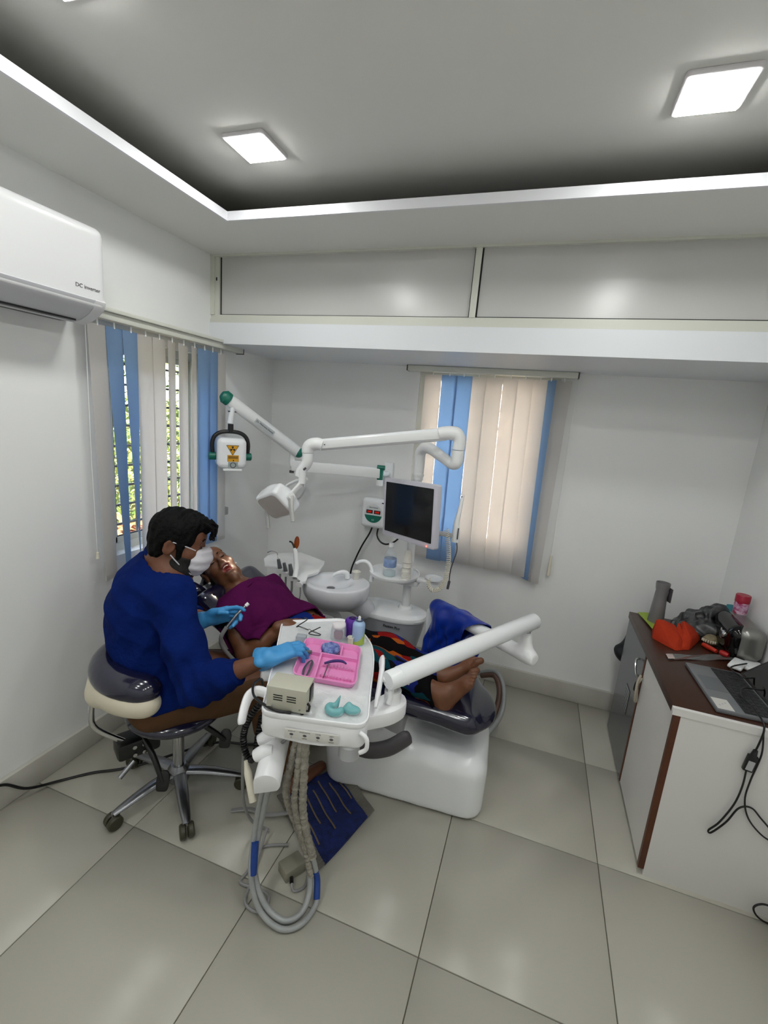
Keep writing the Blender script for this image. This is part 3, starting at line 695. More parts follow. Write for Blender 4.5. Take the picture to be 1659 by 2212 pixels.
MB().tube([u1 + V((.02, .02, -.03)), u1 + V((.008, .015, -.10)), u1 + V((.005, .012, -.135))], [.014, .016, .017], 14).build('drop_stem', M_white, xr)
hx = V((.165, -.685, 1.43))   # tube head centre
hd = V((.70, -.68, .0)).normalized(); hr_ = V((.68, .70, .0)).normalized(); hu = V((0, 0, 1)); HR = Matrix((hr_, -hd, hu)).transposed()
HRn = np.array(HR)
v = Vol(hx - V((.16, .16, .16)), hx + V((.16, .16, .16)), .005)
v.rbox(hx, (.082, .085, .088), .03, HRn)
hd_o = link('tube_head', v.mesh('tube_head', 1), M_white, xr)
MB().cyl(hx - hd * .07, hx - hd * .13, .045, 24).build('beam_cone', M_lgrey, xr)
yk_ = [hx - hr_ * .098 - hu * .02, hx - hr_ * .102 + hu * .05, hx - hr_ * .085 + hu * .095, hx - hr_ * .04 + hu * .118, hx + hr_ * .04 + hu * .118, hx + hr_ * .085 + hu * .095, hx + hr_ * .102 + hu * .05, hx + hr_ * .098 - hu * .02]
MB().tube(yk_, .012, 12, smooth=5).build('yoke', M_blackp, xr)
MB().cyl(hx + hu * .115, hx + hu * .165, .016).build('yoke_stem', M_blackp, xr)
for s in (-1, 1):
    MB().cyl(hx + hr_ * s * .080 - hu * .025, hx + hr_ * s * .122 - hu * .025, .023, 20, bev=.004).build('pivot_knob', M_green, xr)
fr = hx + hd * .0855
FRM = Matrix((hr_, hu, hd)).transposed()
M_yel = mat('sticker_yellow', '#d49a0a', .4)
tri = MB().prism([(-.034, .022), (0, -.034), (.034, .022)], 0, .0012, 0, R=FRM, o=fr + hu * .025).build('warning_sticker', M_yel, hd_o, smooth=False)
tf = MB()
for k in range(3):
    a0 = math.radians(90 + 120 * k)
    q = [(.0035 * math.cos(a0 - .5), .0035 * math.sin(a0 - .5)), (.015 * math.cos(a0 - .52), .015 * math.sin(a0 - .52)), (.0155 * math.cos(a0), .0155 * math.sin(a0)), (.015 * math.cos(a0 + .52), .015 * math.sin(a0 + .52)), (.0035 * math.cos(a0 + .5), .0035 * math.sin(a0 + .5))]
    tf.prism(q, .0013, .0018, 0, R=FRM, o=fr + hu * .027)
tf.prism([(.0028 * math.cos(a), .0028 * math.sin(a)) for a in np.linspace(0, 2 * PI, 10)[:-1]], .0013, .0018, 0, R=FRM, o=fr + hu * .027)
o3 = [(-.034, .022), (0, -.034), (.034, .022)]
for (p, q) in ((0, 1), (1, 2), (2, 0)):
    a_, b_ = V((*o3[p], .0015)), V((*o3[q], .0015)); tf.tube([FRM @ a_ + fr + hu * .025, FRM @ b_ + fr + hu * .025], .0011, 4)
tf.build('trefoil_print', M_blackp, tri, smooth=False)
st2 = MB().box(fr - hu * .028 + hr_ * .003, (.064, .038, .0012), FRM).build('caution_sticker', M_yel, hd_o, smooth=False)
MB().box(fr - hu * .022 + hr_ * .003 + hd * .0008, (.055, .016, .0006), FRM).build('print_band', mat('sticker_brown', '#8a6206', .5), st2, smooth=False)
MB().prism([(-.005, -.004), (.005, -.004), (0, .006)], .0007, .0012, 0, R=FRM, o=fr - hu * .040 + hr_ * .005).build('print_triangle', M_blackp, st2, smooth=False)
st3 = MB().box(fr - hu * .067 + hr_ * .003, (.054, .036, .0012), FRM).build('seal_sticker', mat('seal_grey', '#9aa5a2', .4), hd_o, smooth=False)
MB().lathe([(.0125, .0007), (.017, .0007), (.017, .0013), (.0125, .0013)], fr - hu * .067 + hr_ * .003, 24, FRM).build('seal_ring', M_dgrey, st3)
MB().box(hx + hd * .088 - hu * .094, (.105, .02, .012), Matrix((hr_, hd, hu)).transposed(), .003).build('lower_handle', M_white2, hd_o)
# cables of the X-ray unit
MB().tube([(.945, -.06, 1.30), (.95, -.07, 1.25), (.965, -.06, 1.18), (.97, -.05, 1.15)], .006, 8, smooth=4).build('supply_cable', M_blackp, xr)
MB().tube([(.87, -.045, .958), (.85, -.04, .90), (.80, -.04, .80), (.76, -.04, .70), (.73, -.04, .60), (.72, -.04, .45)], .006, 8, smooth=5).build('power_cable', M_blackp, xr)
MB().tube([(.915, -.045, .958), (.91, -.05, .90), (.94, -.06, .86), (.99, -.07, .85), (1.05, -.07, .88), (1.10, -.06, .94), (1.13, -.03, .96)], .006, 8, smooth=5).build('signal_cable', M_blackp, xr)
# ================================================================== swing arm with the instrument tray
M_tray = mat('tray_white', '#ececee', .3)
M_pink = mat('pink_plastic', '#e38cc2', .35)
M_film = mat('clear_film', '#ffffff', .1, spec=1., alpha=.16)
TZ = .78
dt = thing('delivery_unit', (1.30, -1.6, TZ), 'white dentist instrument tray unit on a jointed swing arm', 'instrument tray')
out = [(1.200, -1.872), (1.36, -1.838), (1.505, -1.80), (1.518, -1.765), (1.474, -1.633), (1.435, -1.50), (1.401, -1.40), (1.36, -1.315), (1.309, -1.255), (1.235, -1.185), (1.151, -1.15), (.985, -1.262), (.938, -1.295), (.938, -1.33), (1.06, -1.575), (1.165, -1.80)]
cen = V((1.25, -1.56, 0))
def scaled(o, f, dx=0, dy=0): return [(cen.x + (x - cen.x) * f + dx, cen.y + (y - cen.y) * f + dy) for x, y in o]
def roundpoly(o, r, n=3):
    res = []; N = len(o)
    for i in range(N):
        p = V((*o[i], 0)); a = (V((*o[i-1], 0)) - p); b = (V((*o[(i+1) % N], 0)) - p); ra = min(r, a.length * .45); rb = min(r, b.length * .45)
        p1 = p + a.normalized() * ra; p2 = p + b.normalized() * rb
        for k in range(n + 1):
            t = k / n; q = (1-t)**2 * p1 + 2*t*(1-t) * p + t*t * p2; res.append((q.x, q.y))
    return res
o1 = roundpoly(out, .03)
MB().prism(o1, TZ - .085, TZ - .006, .012).build('body', M_tray, dt)
rim = MB(); o2 = scaled(o1, .985); N = len(o1)
sec = [(o1, TZ - .012), (scaled(o1, 1.012), TZ - .004), (scaled(o1, 1.006), TZ + .005), (scaled(o1, .985), TZ + .005), (scaled(o1, .97), TZ - .004)]
vs = [(x, y, z) for o, z in sec for x, y in o]; fs = [(i * N + k, i * N + (k + 1) % N, (i + 1) * N + (k + 1) % N, (i + 1) * N + k) for i in range(4) for k in range(N)]
rim.add(vs, fs).build('rim', M_tray, dt)
MB().prism(scaled(o1, .972), TZ - .0059, TZ - .002).build('deck', mat('deck_white', '#d9dbdc', .3, noise=(30, '#cfd2d4', .2)), dt)
# front key panel
fd = V((.305, .072, 0)).normalized(); fnrm = V((fd.y, -fd.x, 0)); FP = Matrix((fd, V((0, 0, 1)), fnrm)).transposed()
pc = V((1.362, -1.838, .728)) + fnrm * .004
kp = MB().box(pc, (.17, .034, .004), FP, .001).build('key_panel', mat('panel_pale', '#cfcdc8', .4), dt)
M_print = mat('print_dark', '#55524e', .5)
for k in range(4):
    q = pc + fd * (-.063 + .042 * k) + fnrm * .0024
    MB().lathe([(0, 0), (.0052, 0), (.004, .001), (0, .0012)], q, 12, FP, sx=1.2, sy=.8).build('key', M_dgrey, kp)
    MB().text(['CHAIR UP', 'CHAIR DOWN', 'WATER', 'LIGHT'][k], .0052, q + V((0, 0, .0105)), FP, depth=.0002).build('lettering', M_print, kp, smooth=False)
    MB().text(['UP', 'DOWN', 'FILL', 'ON/OFF'][k], .0046, q - V((0, 0, .0105)), FP, depth=.0002).build('lettering', M_print, kp, smooth=False)
# side grips
def grip(pts, r, flat): return MB().tube(pts, r, 12, smooth=5, flat=flat).build('grip', M_tray, dt)
grip([(1.165, -1.765, .765), (1.125, -1.775, .775), (1.105, -1.795, .765), (1.108, -1.825, .745), (1.118, -1.855, .715), (1.122, -1.862, .705)], [.017, .019, .019, .017, .016, .010], (1, .7))
grip([(1.455, -1.47, .79), (1.462, -1.50, .83), (1.475, -1.53, .855), (1.488, -1.57, .83), (1.50, -1.63, .78), (1.505, -1.66, .755)], [.014, .017, .017, .018, .017, .012], (1, .5))
MB().tube([(1.49, -1.58, .82), (1.525, -1.585, .81), (1.535, -1.59, .77), (1.53, -1.595, .74)], .011, 10, smooth=4).build('grip_link', M_tray, dt)
MB().tube([(1.505, -1.80, .76), (1.528, -1.80, .745), (1.53, -1.80, .71), (1.51, -1.80, .69)], .007, 10, smooth=4).build('hook', M_tray, dt)
MB().cyl((1.465, -1.775, .70), (1.465, -1.775, .64), .034, 24, bev=.008).build('water_cup', M_lgrey, dt)
# left console with dark keys
lc2 = MB().box((1.065, -1.60, .745), (.075, .11, .05), rotz(.45), .018, 3).build('side_console', M_tray, dt)
for i in range(2):
    for j in range(3):
        q = V((1.065, -1.60, .7705)) + rotz(.45) @ V((-.018 + .034 * i, -.034 + .032 * j, 0))
        MB().lathe([(0, 0), (.0075, 0), (.006, .0015), (0, .002)], q, 12).build('console_key', M_dgrey, lc2)
# tray bracket, swing arms
MB().prism(roundpoly([(1.47, -1.70), (1.56, -1.62), (1.59, -1.555), (1.565, -1.50), (1.51, -1.50), (1.46, -1.60)], .03), .675, .73, .008).build('arm_bracket', M_tray, dt)
MB().cyl((1.535, -1.565, .728), (1.535, -1.565, .775), .030, 24).build('bracket_boss', M_tray, dt)
MB().cyl((1.535, -1.565, .772), (1.535, -1.565, .80), .017).build('pivot_pin', M_chrome, dt)
A0, A1 = V((1.522, -1.600, .825)), V((1.99, -.915, .870)); ad = (A1 - A0).normalized()
MB().tube([A0, A0 + ad * .006, A0 + ad * .05, A0 + ad * .051, A1 - ad * .008, A1], [.030, .034, .034, .0355, .0355, .030], 28).build('balance_arm', M_white, dt)
for q, s_ in ((A0 + ad * .075, 1), (A1 - ad * .06, 1), (A1 - ad * .085, 1)):
    MB().ball(q + V((.022, -.018, -.022)), .004, n=8, m=6).build('screw', M_chrome, dt)
MB().cyl((1.962, -.945, .80), (1.962, -.945, .845), .016).build('pivot_pin', M_chrome, dt)
MB().cyl((1.962, -.945, .795), (1.962, -.945, .806), .021).build('pivot_ring', M_steel, dt)
B0, B1 = V((1.995, -.975, .715)), V((1.50, -.61, .700)); bd = (B1 - B0).normalized()
v = Vol((1.8, -1.08, .62), (2.1, -.78, .84), .005)
v.cone(B0, B0 + bd * .16, .033, .033, k=.02); v.cone((1.962, -.945, .80), (1.965, -.952, .73), .026, .034, k=.03)
dcap = -(v.xyz()[0] - B0.x) * bd.x - (v.xyz()[1] - B0.y) * bd.y
v.g = np.maximum(v.g, dcap - .022)
link('arm_knuckle', v.mesh('arm_knuckle', 2), M_tray, dt)
MB().tube([B0 + bd * .14, B1], .033, 24).build('lower_arm', M_white, dt)
MB().tube([B1 - bd * .01, B1 + V((-.03, .015, -.03)), B1 + V((-.035, .02, -.10)), B1 + V((-.035, .02, -.73))], [.033, .036, .036, .036], 20, smooth=5).build('arm_shoulder', M_white, dt)

# handpiece bar under the tray with its hoses
c0, c1 = V((1.165, -1.69, .60)), V((1.243, -1.895, .552)); cdn = (c1 - c0).normalized(); BR = basis(cdn, (0, 0, 1))
tear = [(.045 * math.cos(a), .045 * math.sin(a)) for a in np.linspace(math.radians(-150), math.radians(60), 14)] + [(-.058, .012)]
tear = [(.043 * math.cos(a), .043 * math.sin(a)) for a in np.linspace(-2.35, 1.6, 16)] + [(-.050, .042)]
BR = basis(cdn, (0, 0, 1))
bar = MB().prism(tear, 0, (c1 - c0).length, .004, R=BR, o=c0).build('handpiece_bar', M_tray, dt)
MB().cyl((1.175, -1.71, .62), (1.19, -1.70, .70), .025).build('bar_stem', M_tray, dt)
for k in range(3):
    q = c0.lerp(c1, .12 + .26 * k); MB().tube([q + V((-.05, -.022, .02)), q + V((-.025, -.012, .035)), q + V((0, 0, .04))], [.020, .024, .018], 12, smooth=3).build('handpiece_cradle', M_tray, bar)
MB().tube([V((1.098, -1.80, .512)), V((1.102, -1.802, .50)), V((1.112, -1.808, .482)), V((1.115, -1.81, .478)), V((1.155, -1.835, .40))], [.0065, .008, .0125, .0135, .0125], 14).build('scaler_handpiece', M_cream, dt)
M_wrap = mat('film_wrapped_hose', '#a8a398', .35, noise=(60, '#7d786e', .25), bump=(90, .8))
M_smoke = mat('smoky_hose', '#8d9090', .3, noise=(20, '#9ea1a0', .3))
def lumpy(pts, r, n=14):
    c = catmull([V(p) for p in pts], n); rr = [r * (1 + .09 * math.sin(i * 1.7) + .07 * math.sin(i * .83 + 1)) for i in range(len(c))]
    return MB().tube(c, rr, 10)
h1 = [(1.295, -1.79, .70), (1.271, -1.784, .58), (1.245, -1.773, .42), (1.266, -1.726, .25), (1.327, -1.73, .12), (1.352, -1.765, .04), (1.352, -1.825, .014), (1.308, -1.868, .013), (1.231, -1.868, .05), (1.178, -1.849, .14), (1.170, -1.815, .27), (1.215, -1.83, .50)]
h2 = [(1.32, -1.79, .70), (1.317, -1.79, .52), (1.313, -1.769, .35), (1.341, -1.734, .15), (1.365, -1.734, .06), (1.385, -1.775, .012), (1.369, -1.855, .012), (1.31, -1.893, .012), (1.225, -1.886, .04), (1.175, -1.866, .14), (1.158, -1.825, .27), (1.195, -1.83, .50)]
lumpy(h1[:5], .013, 30).build('wrapped_hose', M_wrap, dt)
lumpy(h2[:4], .014, 30).build('wrapped_hose', M_wrap, dt)
lumpy([(1.305, -1.79, .70), (1.30, -1.80, .55), (1.29, -1.79, .40), (1.315, -1.75, .2), (1.345, -1.745, .08)], .011, 30).build('wrapped_hose', M_wrap, dt)
MB().tube(h1[4:], .0105, 10, smooth=10).build('hose', M_smoke, dt)
MB().tube(h2[3:], .0095, 10, smooth=10).build('hose', M_smoke, dt)
M_btape = mat('blue_tape', '#123a86', .4)
MB().tube([(1.355, -1.733, .09), (1.365, -1.734, .06), (1.382, -1.765, .018)], .0115, 12, smooth=5).build('blue_sleeve', M_btape, dt)
MB().tube([(1.181, -1.862, .14), (1.1745, -1.848, .19), (1.168, -1.835, .24)], .0125, 12, smooth=4).build('blue_sleeve', M_btape, dt)
MB().tube([(1.30, -1.74, .70), (1.25, -1.76, .64), (1.20, -1.80, .585), (1.185, -1.83, .555)], .006, 8, smooth=5).build('thin_hose', M_hose, dt)
coil([V((1.12, -1.76, .715)), V((1.085, -1.77, .65)), V((1.062, -1.765, .57)), V((1.066, -1.755, .50)), V((1.085, -1.755, .475)), V((1.105, -1.755, .505)), V((1.112, -1.75, .58)), V((1.12, -1.74, .66))], 40, .0085, .0042, 6, 8).build('black_coil_cord', M_blackp, dt)
MB().tube([(1.135, -1.73, .71), (1.052, -1.728, .60), (1.035, -1.725, .42), (1.015, -1.69, .22), (1.02, -1.64, .08), (1.072, -1.596, .012)], .006, 8, smooth=6).build('thin_hose', M_hose, dt)

# ---- things on the tray
D = TZ - .001
# clear film over the pink tray corner
pf = thing('pink_tray', (1.28, -1.51, D), 'pink plastic compartment tray on the white instrument unit', 'tray')
PU = V((.216, .095, 0)).normalized(); PV_ = V((-.084, .25, 0)).normalized(); 
def pq(u, v, z=0.): return V((1.190, -1.675, D + .001)) + V((.232, .035, 0)) * u + V((-.085, .262, 0)) * v + V((0, 0, z))
def psheet(mb, u0, u1, v0, v1, z0, z1):
    P = [pq(u0, v0, z0), pq(u1, v0, z0), pq(u1, v1, z0), pq(u0, v1, z0), pq(u0, v0, z1), pq(u1, v0, z1), pq(u1, v1, z1), pq(u0, v1, z1)]
    return mb.add(P, [(3, 2, 1, 0), (4, 5, 6, 7), (0, 1, 5, 4), (1, 2, 6, 5), (2, 3, 7, 6), (3, 0, 4, 7)])
ol_ = roundpoly([(0, 0), (1, 0), (1, 1), (0, 1)], .13, 5)
def pprism(sc0, sc1, z0, z1, cap=None):
    n = len(ol_); c = lambda s_, z: [pq(.5 + (u - .5) * s_, .5 + (w - .5) * s_, z) for u, w in ol_]
    return c(sc0, z0), c(sc1, z1), n
a_, b_, n = pprism(.93, .93, 0, .0025); MB().add(a_ + b_, [tuple(range(n - 1, -1, -1)), tuple(range(n, 2 * n))] + [(k, (k + 1) % n, n + (k + 1) % n, n + k) for k in range(n)]).build('floor_plate', M_pink, pf)
w0, w1, _ = pprism(.93, 1.0, .0, .022); w2, _, _ = pprism(.965, 1, .022, 0); w3, _, _ = pprism(.90, 1, .003, 0)
MB().add(w0 + w1 + w2 + w3, [(i * n + k, i * n + (k + 1) % n, (i + 1) * n + (k + 1) % n, (i + 1) * n + k) for i in range(3) for k in range(n)]).build('rim_wall', M_pink, pf)
for q in ((.04, .96, .645, .675), (.335, .365, .05, .645), (.31, .34, .675, .95), (.655, .685, .675, .95)):
    psheet(MB(), *q, .002, .017).build('divider', M_pink, pf, smooth=False)
for row in (.18, .42):
    psheet(MB(), .40, .94, row - .012, row + .012, .002, .005).build('comb_base', M_pink, pf, smooth=False)
    for k in range(10):
        psheet(MB(), .42 + .052 * k, .435 + .052 * k, row - .03, row + .03, .004, .013).build('comb_tooth', M_pink, pf, smooth=False)
# impression in the pink tray
v = Vol(pq(.48, .80) - V((.06, .06, .01)), pq(.48, .80) + V((.06, .06, .05)), .003)
c = pq(.49, .79, .018)
for k in range(11):
    a = math.radians(-20 + 22 * k); q = c + V((.028 * math.cos(a), .026 * math.sin(a) - .004, .004 + .003 * math.sin(k * 2.3)))
    v.ell(q, (.010, .010, .013), k=.008)
v.ell(c + V((0, -.004, -.006)), (.026, .022, .010), k=.01)
tag(link('dental_impression', v.mesh('dental_impression', 1), mat('lilac_alginate', '#7f93c4', .35, noise=(70, '#3b3f8e', .15))), 'lilac and blue dental impression in the pink tray', 'impression')
# tweezers, toothed purple scaler
tw = thing('tweezers', pq(.2, .28), 'pair of steel tweezers in the left pink compartment', 'tweezers')
for s_ in (-1, 1):
    MB().tube([pq(.20 + .02 * s_, .02, .012), pq(.20 + .045 * s_, .2, .014), pq(.22 + .03 * s_, .38, .014), pq(.225, .46, .012)], [.003, .0045, .0045, .0025], 8, smooth=4, flat=(.4, 1)).build('arm', M_steel, tw)
pk = thing('scaler', pq(.5, .4), 'thin dark instrument with a purple curved grip on the pink tray', 'dental instrument')
MB().tube([pq(.45, .375, .022), pq(.58, .44, .026), pq(.72, .475, .026), pq(.80, .465, .02)], [.004, .0055, .005, .003], 10, smooth=5).build('handle', mat('purple_plastic', '#2c1466', .35), pk)
MB().tube([pq(.52, .40, .022), pq(.50, .24, .016), pq(.48, .10, .010)], [.0028, .0022, .0018], 8, smooth=4).build('shank', M_steel, pk)
# power supply box
g = thing('power_supply', (1.268, -1.822, D), 'cream metal power supply box with vent slots and black lead', 'power box')
gd = V((.984, .178, 0)).normalized(); gn = V((gd.y, -gd.x, 0)); GR = Matrix((gd, -gn, V((0, 0, 1)))).transposed(); gc = V((1.262, -1.802, D + .047))
M_beige = mat('beige_enamel', '#b5b3a4', .45)
MB().box(gc, (.130, .082, .078), GR, .003).build('case', M_beige, g)
for s_ in (-1, 1):
    for k in range(3):
        MB().box(gc + gn * .0412 + gd * (-.005 + s_ * .022) + V((0, 0, .012 - .008 * k)), (.030, .0012, .0032), GR).build('vent_slot', M_blackp, g, smooth=False)
    MB().ball(gc + gn * .041 + gd * s_ * .045 + V((0, 0, -.027)), .003, n=8, m=6).build('screw', M_steel, g)
    MB().cyl(gc + gd * s_ * .05 + gn * .03 + V((0, 0, -.0472)), gc + gd * s_ * .05 + gn * .03 + V((0, 0, -.038)), .006).build('foot', M_blackp, g)
MB().tube([gc + gd * .066 + gn * .03 + V((0, 0, -.006)), gc + gd * .074 + gn * .032 + V((0, 0, -.014)), gc + gd * .072 + gn * .034 + V((0, 0, -.03)), gc + gd * .064 + gn * .035 + V((0, 0, -.03))], .004, 8).build('jack', M_blackp, g)
MB().box(gc + gd * .067 - gn * .005 + V((0, 0, .01)), (.004, .03, .05), GR, .002).build('end_plate', M_blackp, g)
MB().tube([gc + gn * .045 + gd * .02 + V((0, 0, -.037)), gc + gn * .05 - gd * .03 + V((0, 0, -.036)), V((1.17, -1.84, .792)), V((1.135, -1.82, .795)), V((1.11, -1.78, .80)), V((1.10, -1.72, .78)), V((1.08, -1.68, .72))], .0042, 8, smooth=6).build('lead', M_blackp, g)
# teal wax models
M_teal = mat('teal_silicone', '#6da9ac', .25)
for k, (c, flip, lab) in enumerate(((V((1.405, -1.772, D + .012)), 0, 'teal horseshoe bite mould with a raised tail'), (V((1.455, -1.753, D + .013)), 1, 'teal domed bite mould, the one nearer the tray corner'))):
    v = Vol(c - V((.05, .05, .02)), c + V((.05, .05, .05)), .003)
    if not flip:
        for j in range(9):
            a = math.radians(150 + 27 * j); v.ell(c + V((.022 * math.cos(a), .018 * math.sin(a), 0)), (.011, .010, .012), k=.008)
        v.cone(c + V((-.004, .016, .0)), c + V((.004, .03, .03)), .010, .003, k=.01)
    else:
        v.ell(c, (.030, .018, .014), rotz(.2), k=.01); v.ell(c + V((-.012, .003, .006)), (.010, .012, .016), k=.01)
    x, y, z = v.xyz(); v.g = np.maximum(v.g, D - z)
    tag(link('bite_mould', v.mesh('bite_mould', 1), M_teal), lab + ' on the white tray', 'mould', 'teal bite moulds')
# crumpled clear film
rng = np.random.RandomState(4)
def filmfn(u, w):
    p = V((1.325, -1.835, D)) + V((.165, .035, 0)) * u + V((-.02, .14, 0)) * w
    return p + V((0, 0, .012 + .012 * math.sin(9 * u + 3 * w) * math.sin(7 * w + 2 * u) + .004 * math.sin(31 * u) * math.cos(27 * w)))
tag(MB().grid(filmfn, 28, 24).build('plastic_film', M_film), 'crumpled clear plastic film over the teal moulds', 'film')
# cotton jar, purple roll, spray can, small cup
j = thing('cotton_jar', (1.222, -1.335, D), 'clear jar with a white cotton wad and red content', 'jar')
jc = V((1.212, -1.328, D))
MB().lathe([(.030, .0), (.034, .004), (.032, .045), (.029, .06), (.0275, .06), (.030, .045), (.031, .005), (0, .004), (0, 0), (.03, 0)], jc, 24).build('glass', M_clear, j)
MB().lathe([(0, .006), (.018, .006), (.020, .03), (.012, .042), (0, .044)], jc, 16).build('red_content', mat('dark_red', '#8e1f3e', .4), j)
v = Vol(jc + V((-.05, -.05, .03)), jc + V((.05, .05, .1)), .003)
for k in range(7): v.ell(jc + V((.016 * math.cos(k * .9), .016 * math.sin(k * .9), .062 + .005 * math.sin(k * 2))), (.014, .014, .010), k=.01)
link('cotton', v.mesh('cotton', 1), mat('cotton', '#d6d2d4', .9), j)
pr = thing('purple_roll', (1.258, -1.285, D), 'shiny purple hollow roll standing behind the spray can', 'roll')
MB().lathe([(.012, .072), (.016, .0775), (.026, .075), (.031, .066), (.031, .0), (.012, 0), (.012, .072)], (1.247, -1.268, D), 28).build('shell', mat('purple_gloss', '#5a2e96', .25), pr)
MB().lathe([(.0115, .0765), (.0145, .0785), (.0115, .078)], (1.247, -1.268, D), 12).build('core_edge', M_blackp, pr)
sc_ = thing('spray_can', (1.305, -1.32, D), 'pale blue and lime spray can with white nozzle', 'spray can')
sc0 = V((1.300, -1.325, D))
MB().lathe([(0, 0), (.025, 0), (.026, .003), (.026, .085), (.024, .092), (.017, .100), (.013, .104), (0, .104)], sc0, 24).build('can', mat('can_pale_blue', '#9db9da', .3), sc_)
lm = MB()
for k in range(24):
    a0, a1 = 2*PI*k/24, 2*PI*(k+1)/24; f = lambda a: .045 + .028 * math.sin(a + .3)
    r = .0263; lm.add([(sc0.x + r*math.cos(a0), sc0.y + r*math.sin(a0), D + .004), (sc0.x + r*math.cos(a1), sc0.y + r*math.sin(a1), D + .004), (sc0.x + r*math.cos(a1), sc0.y + r*math.sin(a1), D + f(a1)), (sc0.x + r*math.cos(a0), sc0.y + r*math.sin(a0), D + f(a0))], [(0, 1, 2, 3)])
lm.build('lime_label', mat('lime_print', '#a4b84a', .4), sc_)
MB().lathe([(.013, .1035), (.0165, .104), (.0165, .108), (.013, .1085)], sc0, 20).build('valve_ring', mat('slate_ring', '#41506a', .4), sc_)
MB().lathe([(0, .104), (.006, .104), (.006, .118), (.0035, .122), (0, .122)], sc0, 14).build('nozzle', M_white2, sc_)
tag(cup((1.278, -1.352, D), .034, .011, .013).build('small_cup', M_cream), 'tiny cream cup in front of the spray can', 'cup')
# frosted block and glasses
tag(MB().box((1.090, -1.425, D + .016), (.042, .03, .032), rotz(.25), .004).build('plastic_case', mat('frosted_plastic', '#c7ced6', .25, trans=.4)), 'small frosted clear plastic box beside the glasses', 'box')
gl = thing('eyeglasses', (1.085, -1.345, D), 'folded thin black-rimmed eyeglasses lying on the tray', 'glasses')
def lens(c, rx, ry, R):
    p = [c + R @ V((rx * math.cos(a), 0, ry * math.sin(a))) for a in np.linspace(0, 2*PI, 26)]
    return MB().tube(p, .0012, 6)
gdir = V((.985, -.17, 0)).normalized(); GG = Matrix((gdir, gdir.cross(V((0, 0, 1))), V((0, 0, 1)))).transposed() @ Matrix.Rotation(-.9, 3, 'X')
g0 = V((1.085, -1.345, D + .016))
for s_ in (-1, 1):
    q = g0 + gdir * s_ * .033; lens(q, .025, .017, GG).build('lens_rim', M_blackp, gl)
MB().tube([g0 - gdir * .008, g0 + V((0, 0, .005)), g0 + gdir * .008], .0013, 6, smooth=3).build('bridge', M_blackp, gl)
MB().tube([g0 - gdir * .058, g0 - gdir * .06 + V((-.002, -.012, .004)), g0 - gdir * .03 + V((0, .025, .03)), g0 - gdir * .05 + V((-.01, .05, .02))], .0022, 6, smooth=5).build('temple', M_blackp, gl)
MB().tube([g0 + gdir * .058, g0 + gdir * .056 + V((0, -.014, .0)), g0 + V((.005, -.016, -.006)), g0 + gdir * .03 + V((.0, .005, .012)), g0 + gdir * .045 + V((0, .02, .02))], .0022, 6, smooth=5).build('temple', M_blackp, gl)

# blue polythene bag hung over the lower arm
v = Vol((1.36, -.82, .30), (1.80, -.36, .84), .007)
q = lambda t: B0 + (B1 - B0) * t
BO = V((0, 0, 0)); q = lambda t: B0 + (B1 - B0) * t + BO * min(1, max(0, (t - .4) * 6))
v.chain([q(.44), q(.70), q(1.02)], [.047, .050, .048], k=.03)
v.cone(q(.56) + V((0, -.03, -.04)), q(.60) + V((-.02, -.05, -.20)), .05, .06, k=.05)
v.cone(q(.92) + V((0, -.03, -.04)), q(.96) + V((-.02, -.04, -.24)), .06, .055, k=.05)
v.cone(q(.96) + V((-.02, -.04, -.2)), q(.80) + V((0, -.03, -.30)), .05, .03, k=.05)
v.cone(q(.76) + V((0, -.02, -.06)), q(.80) + V((-.01, -.02, -.22)), .05, .045, k=.05)
v.cone(q(.78) + V((0, -.10, -.06)), q(.82) + V((-.02, -.11, -.20)), .018, .014, k=.03, op='sub')
x, y, z = v.xyz()
am = np.clip((.70 - z) * 9, .12, 1); v.g = v.g + am * (.007 * np.sin(60 * x + 25 * z + 5 * np.sin(22 * y)) * np.sin(45 * y - 20 * z) + .004 * np.sin(95 * x - 70 * z))
tag(link('polythene_bag', largest(v.mesh('polythene_bag', 1)), mat('blue_polythene', '#0a2f96', .28, noise=(12, '#07247a', .3))), 'crumpled blue polythene bag hung over the swing arm', 'bag')
# ================================================================== dentist's stool
stl = thing('dentist_stool', (.58, -1.56, 0), 'swivel stool with navy seat, cream backrest shell and chrome five-star base', 'stool')
hub = V((.58, -1.56, 0))
M_olive = mat('olive_castor', '#3c3a2c', .4)
MB().lathe([(0, .05), (.045, .05), (.05, .07), (.045, .105), (.03, .125), (0, .125)], hub, 24).build('hub', M_steel, stl)
MB().cyl(hub + V((0, 0, .12)), hub + V((.005, -.005, .40)), .024, 20).build('gas_lift', M_chrome, stl)
ANG = [252, 319, 25, 102, 177]
for a in ANG:
    u = V((math.cos(math.radians(a)), math.sin(math.radians(a)), 0)); e = hub + u * .275
    MB().tube([hub + u * .03 + V((0, 0, .09)), hub + u * .12 + V((0, 0, .088)), hub + u * .22 + V((0, 0, .073)), e + V((0, 0, .062))], [.028, .025, .020, .014], 12, smooth=5, flat=(.6, 1), ref=(0, 0, 1)).build('leg', M_steel, stl)
    ca = MB().cyl(e + V((0, 0, .035)), e + V((0, 0, .068)), .007).build('castor_stem', M_chrome, stl)
    t = V((-u.y, u.x, 0))
    for s_ in (-1, 1):
        MB().cyl(e + t * s_ * .004 + V((0, 0, .030)), e + t * s_ * .027 + V((0, 0, .030)), .030, 20, bev=.005).build('castor_wheel', M_olive, ca)
sc = V((.615, -1.60, .45))
v = Vol(sc - V((.3, .3, .12)), sc + V((.3, .3, .12)), .007)
v.ell(sc, (.195, .195, .055), k=.01)
v.ell(sc + V((0, 0, .10)), (.16, .16, .06), k=.03, op='sub')
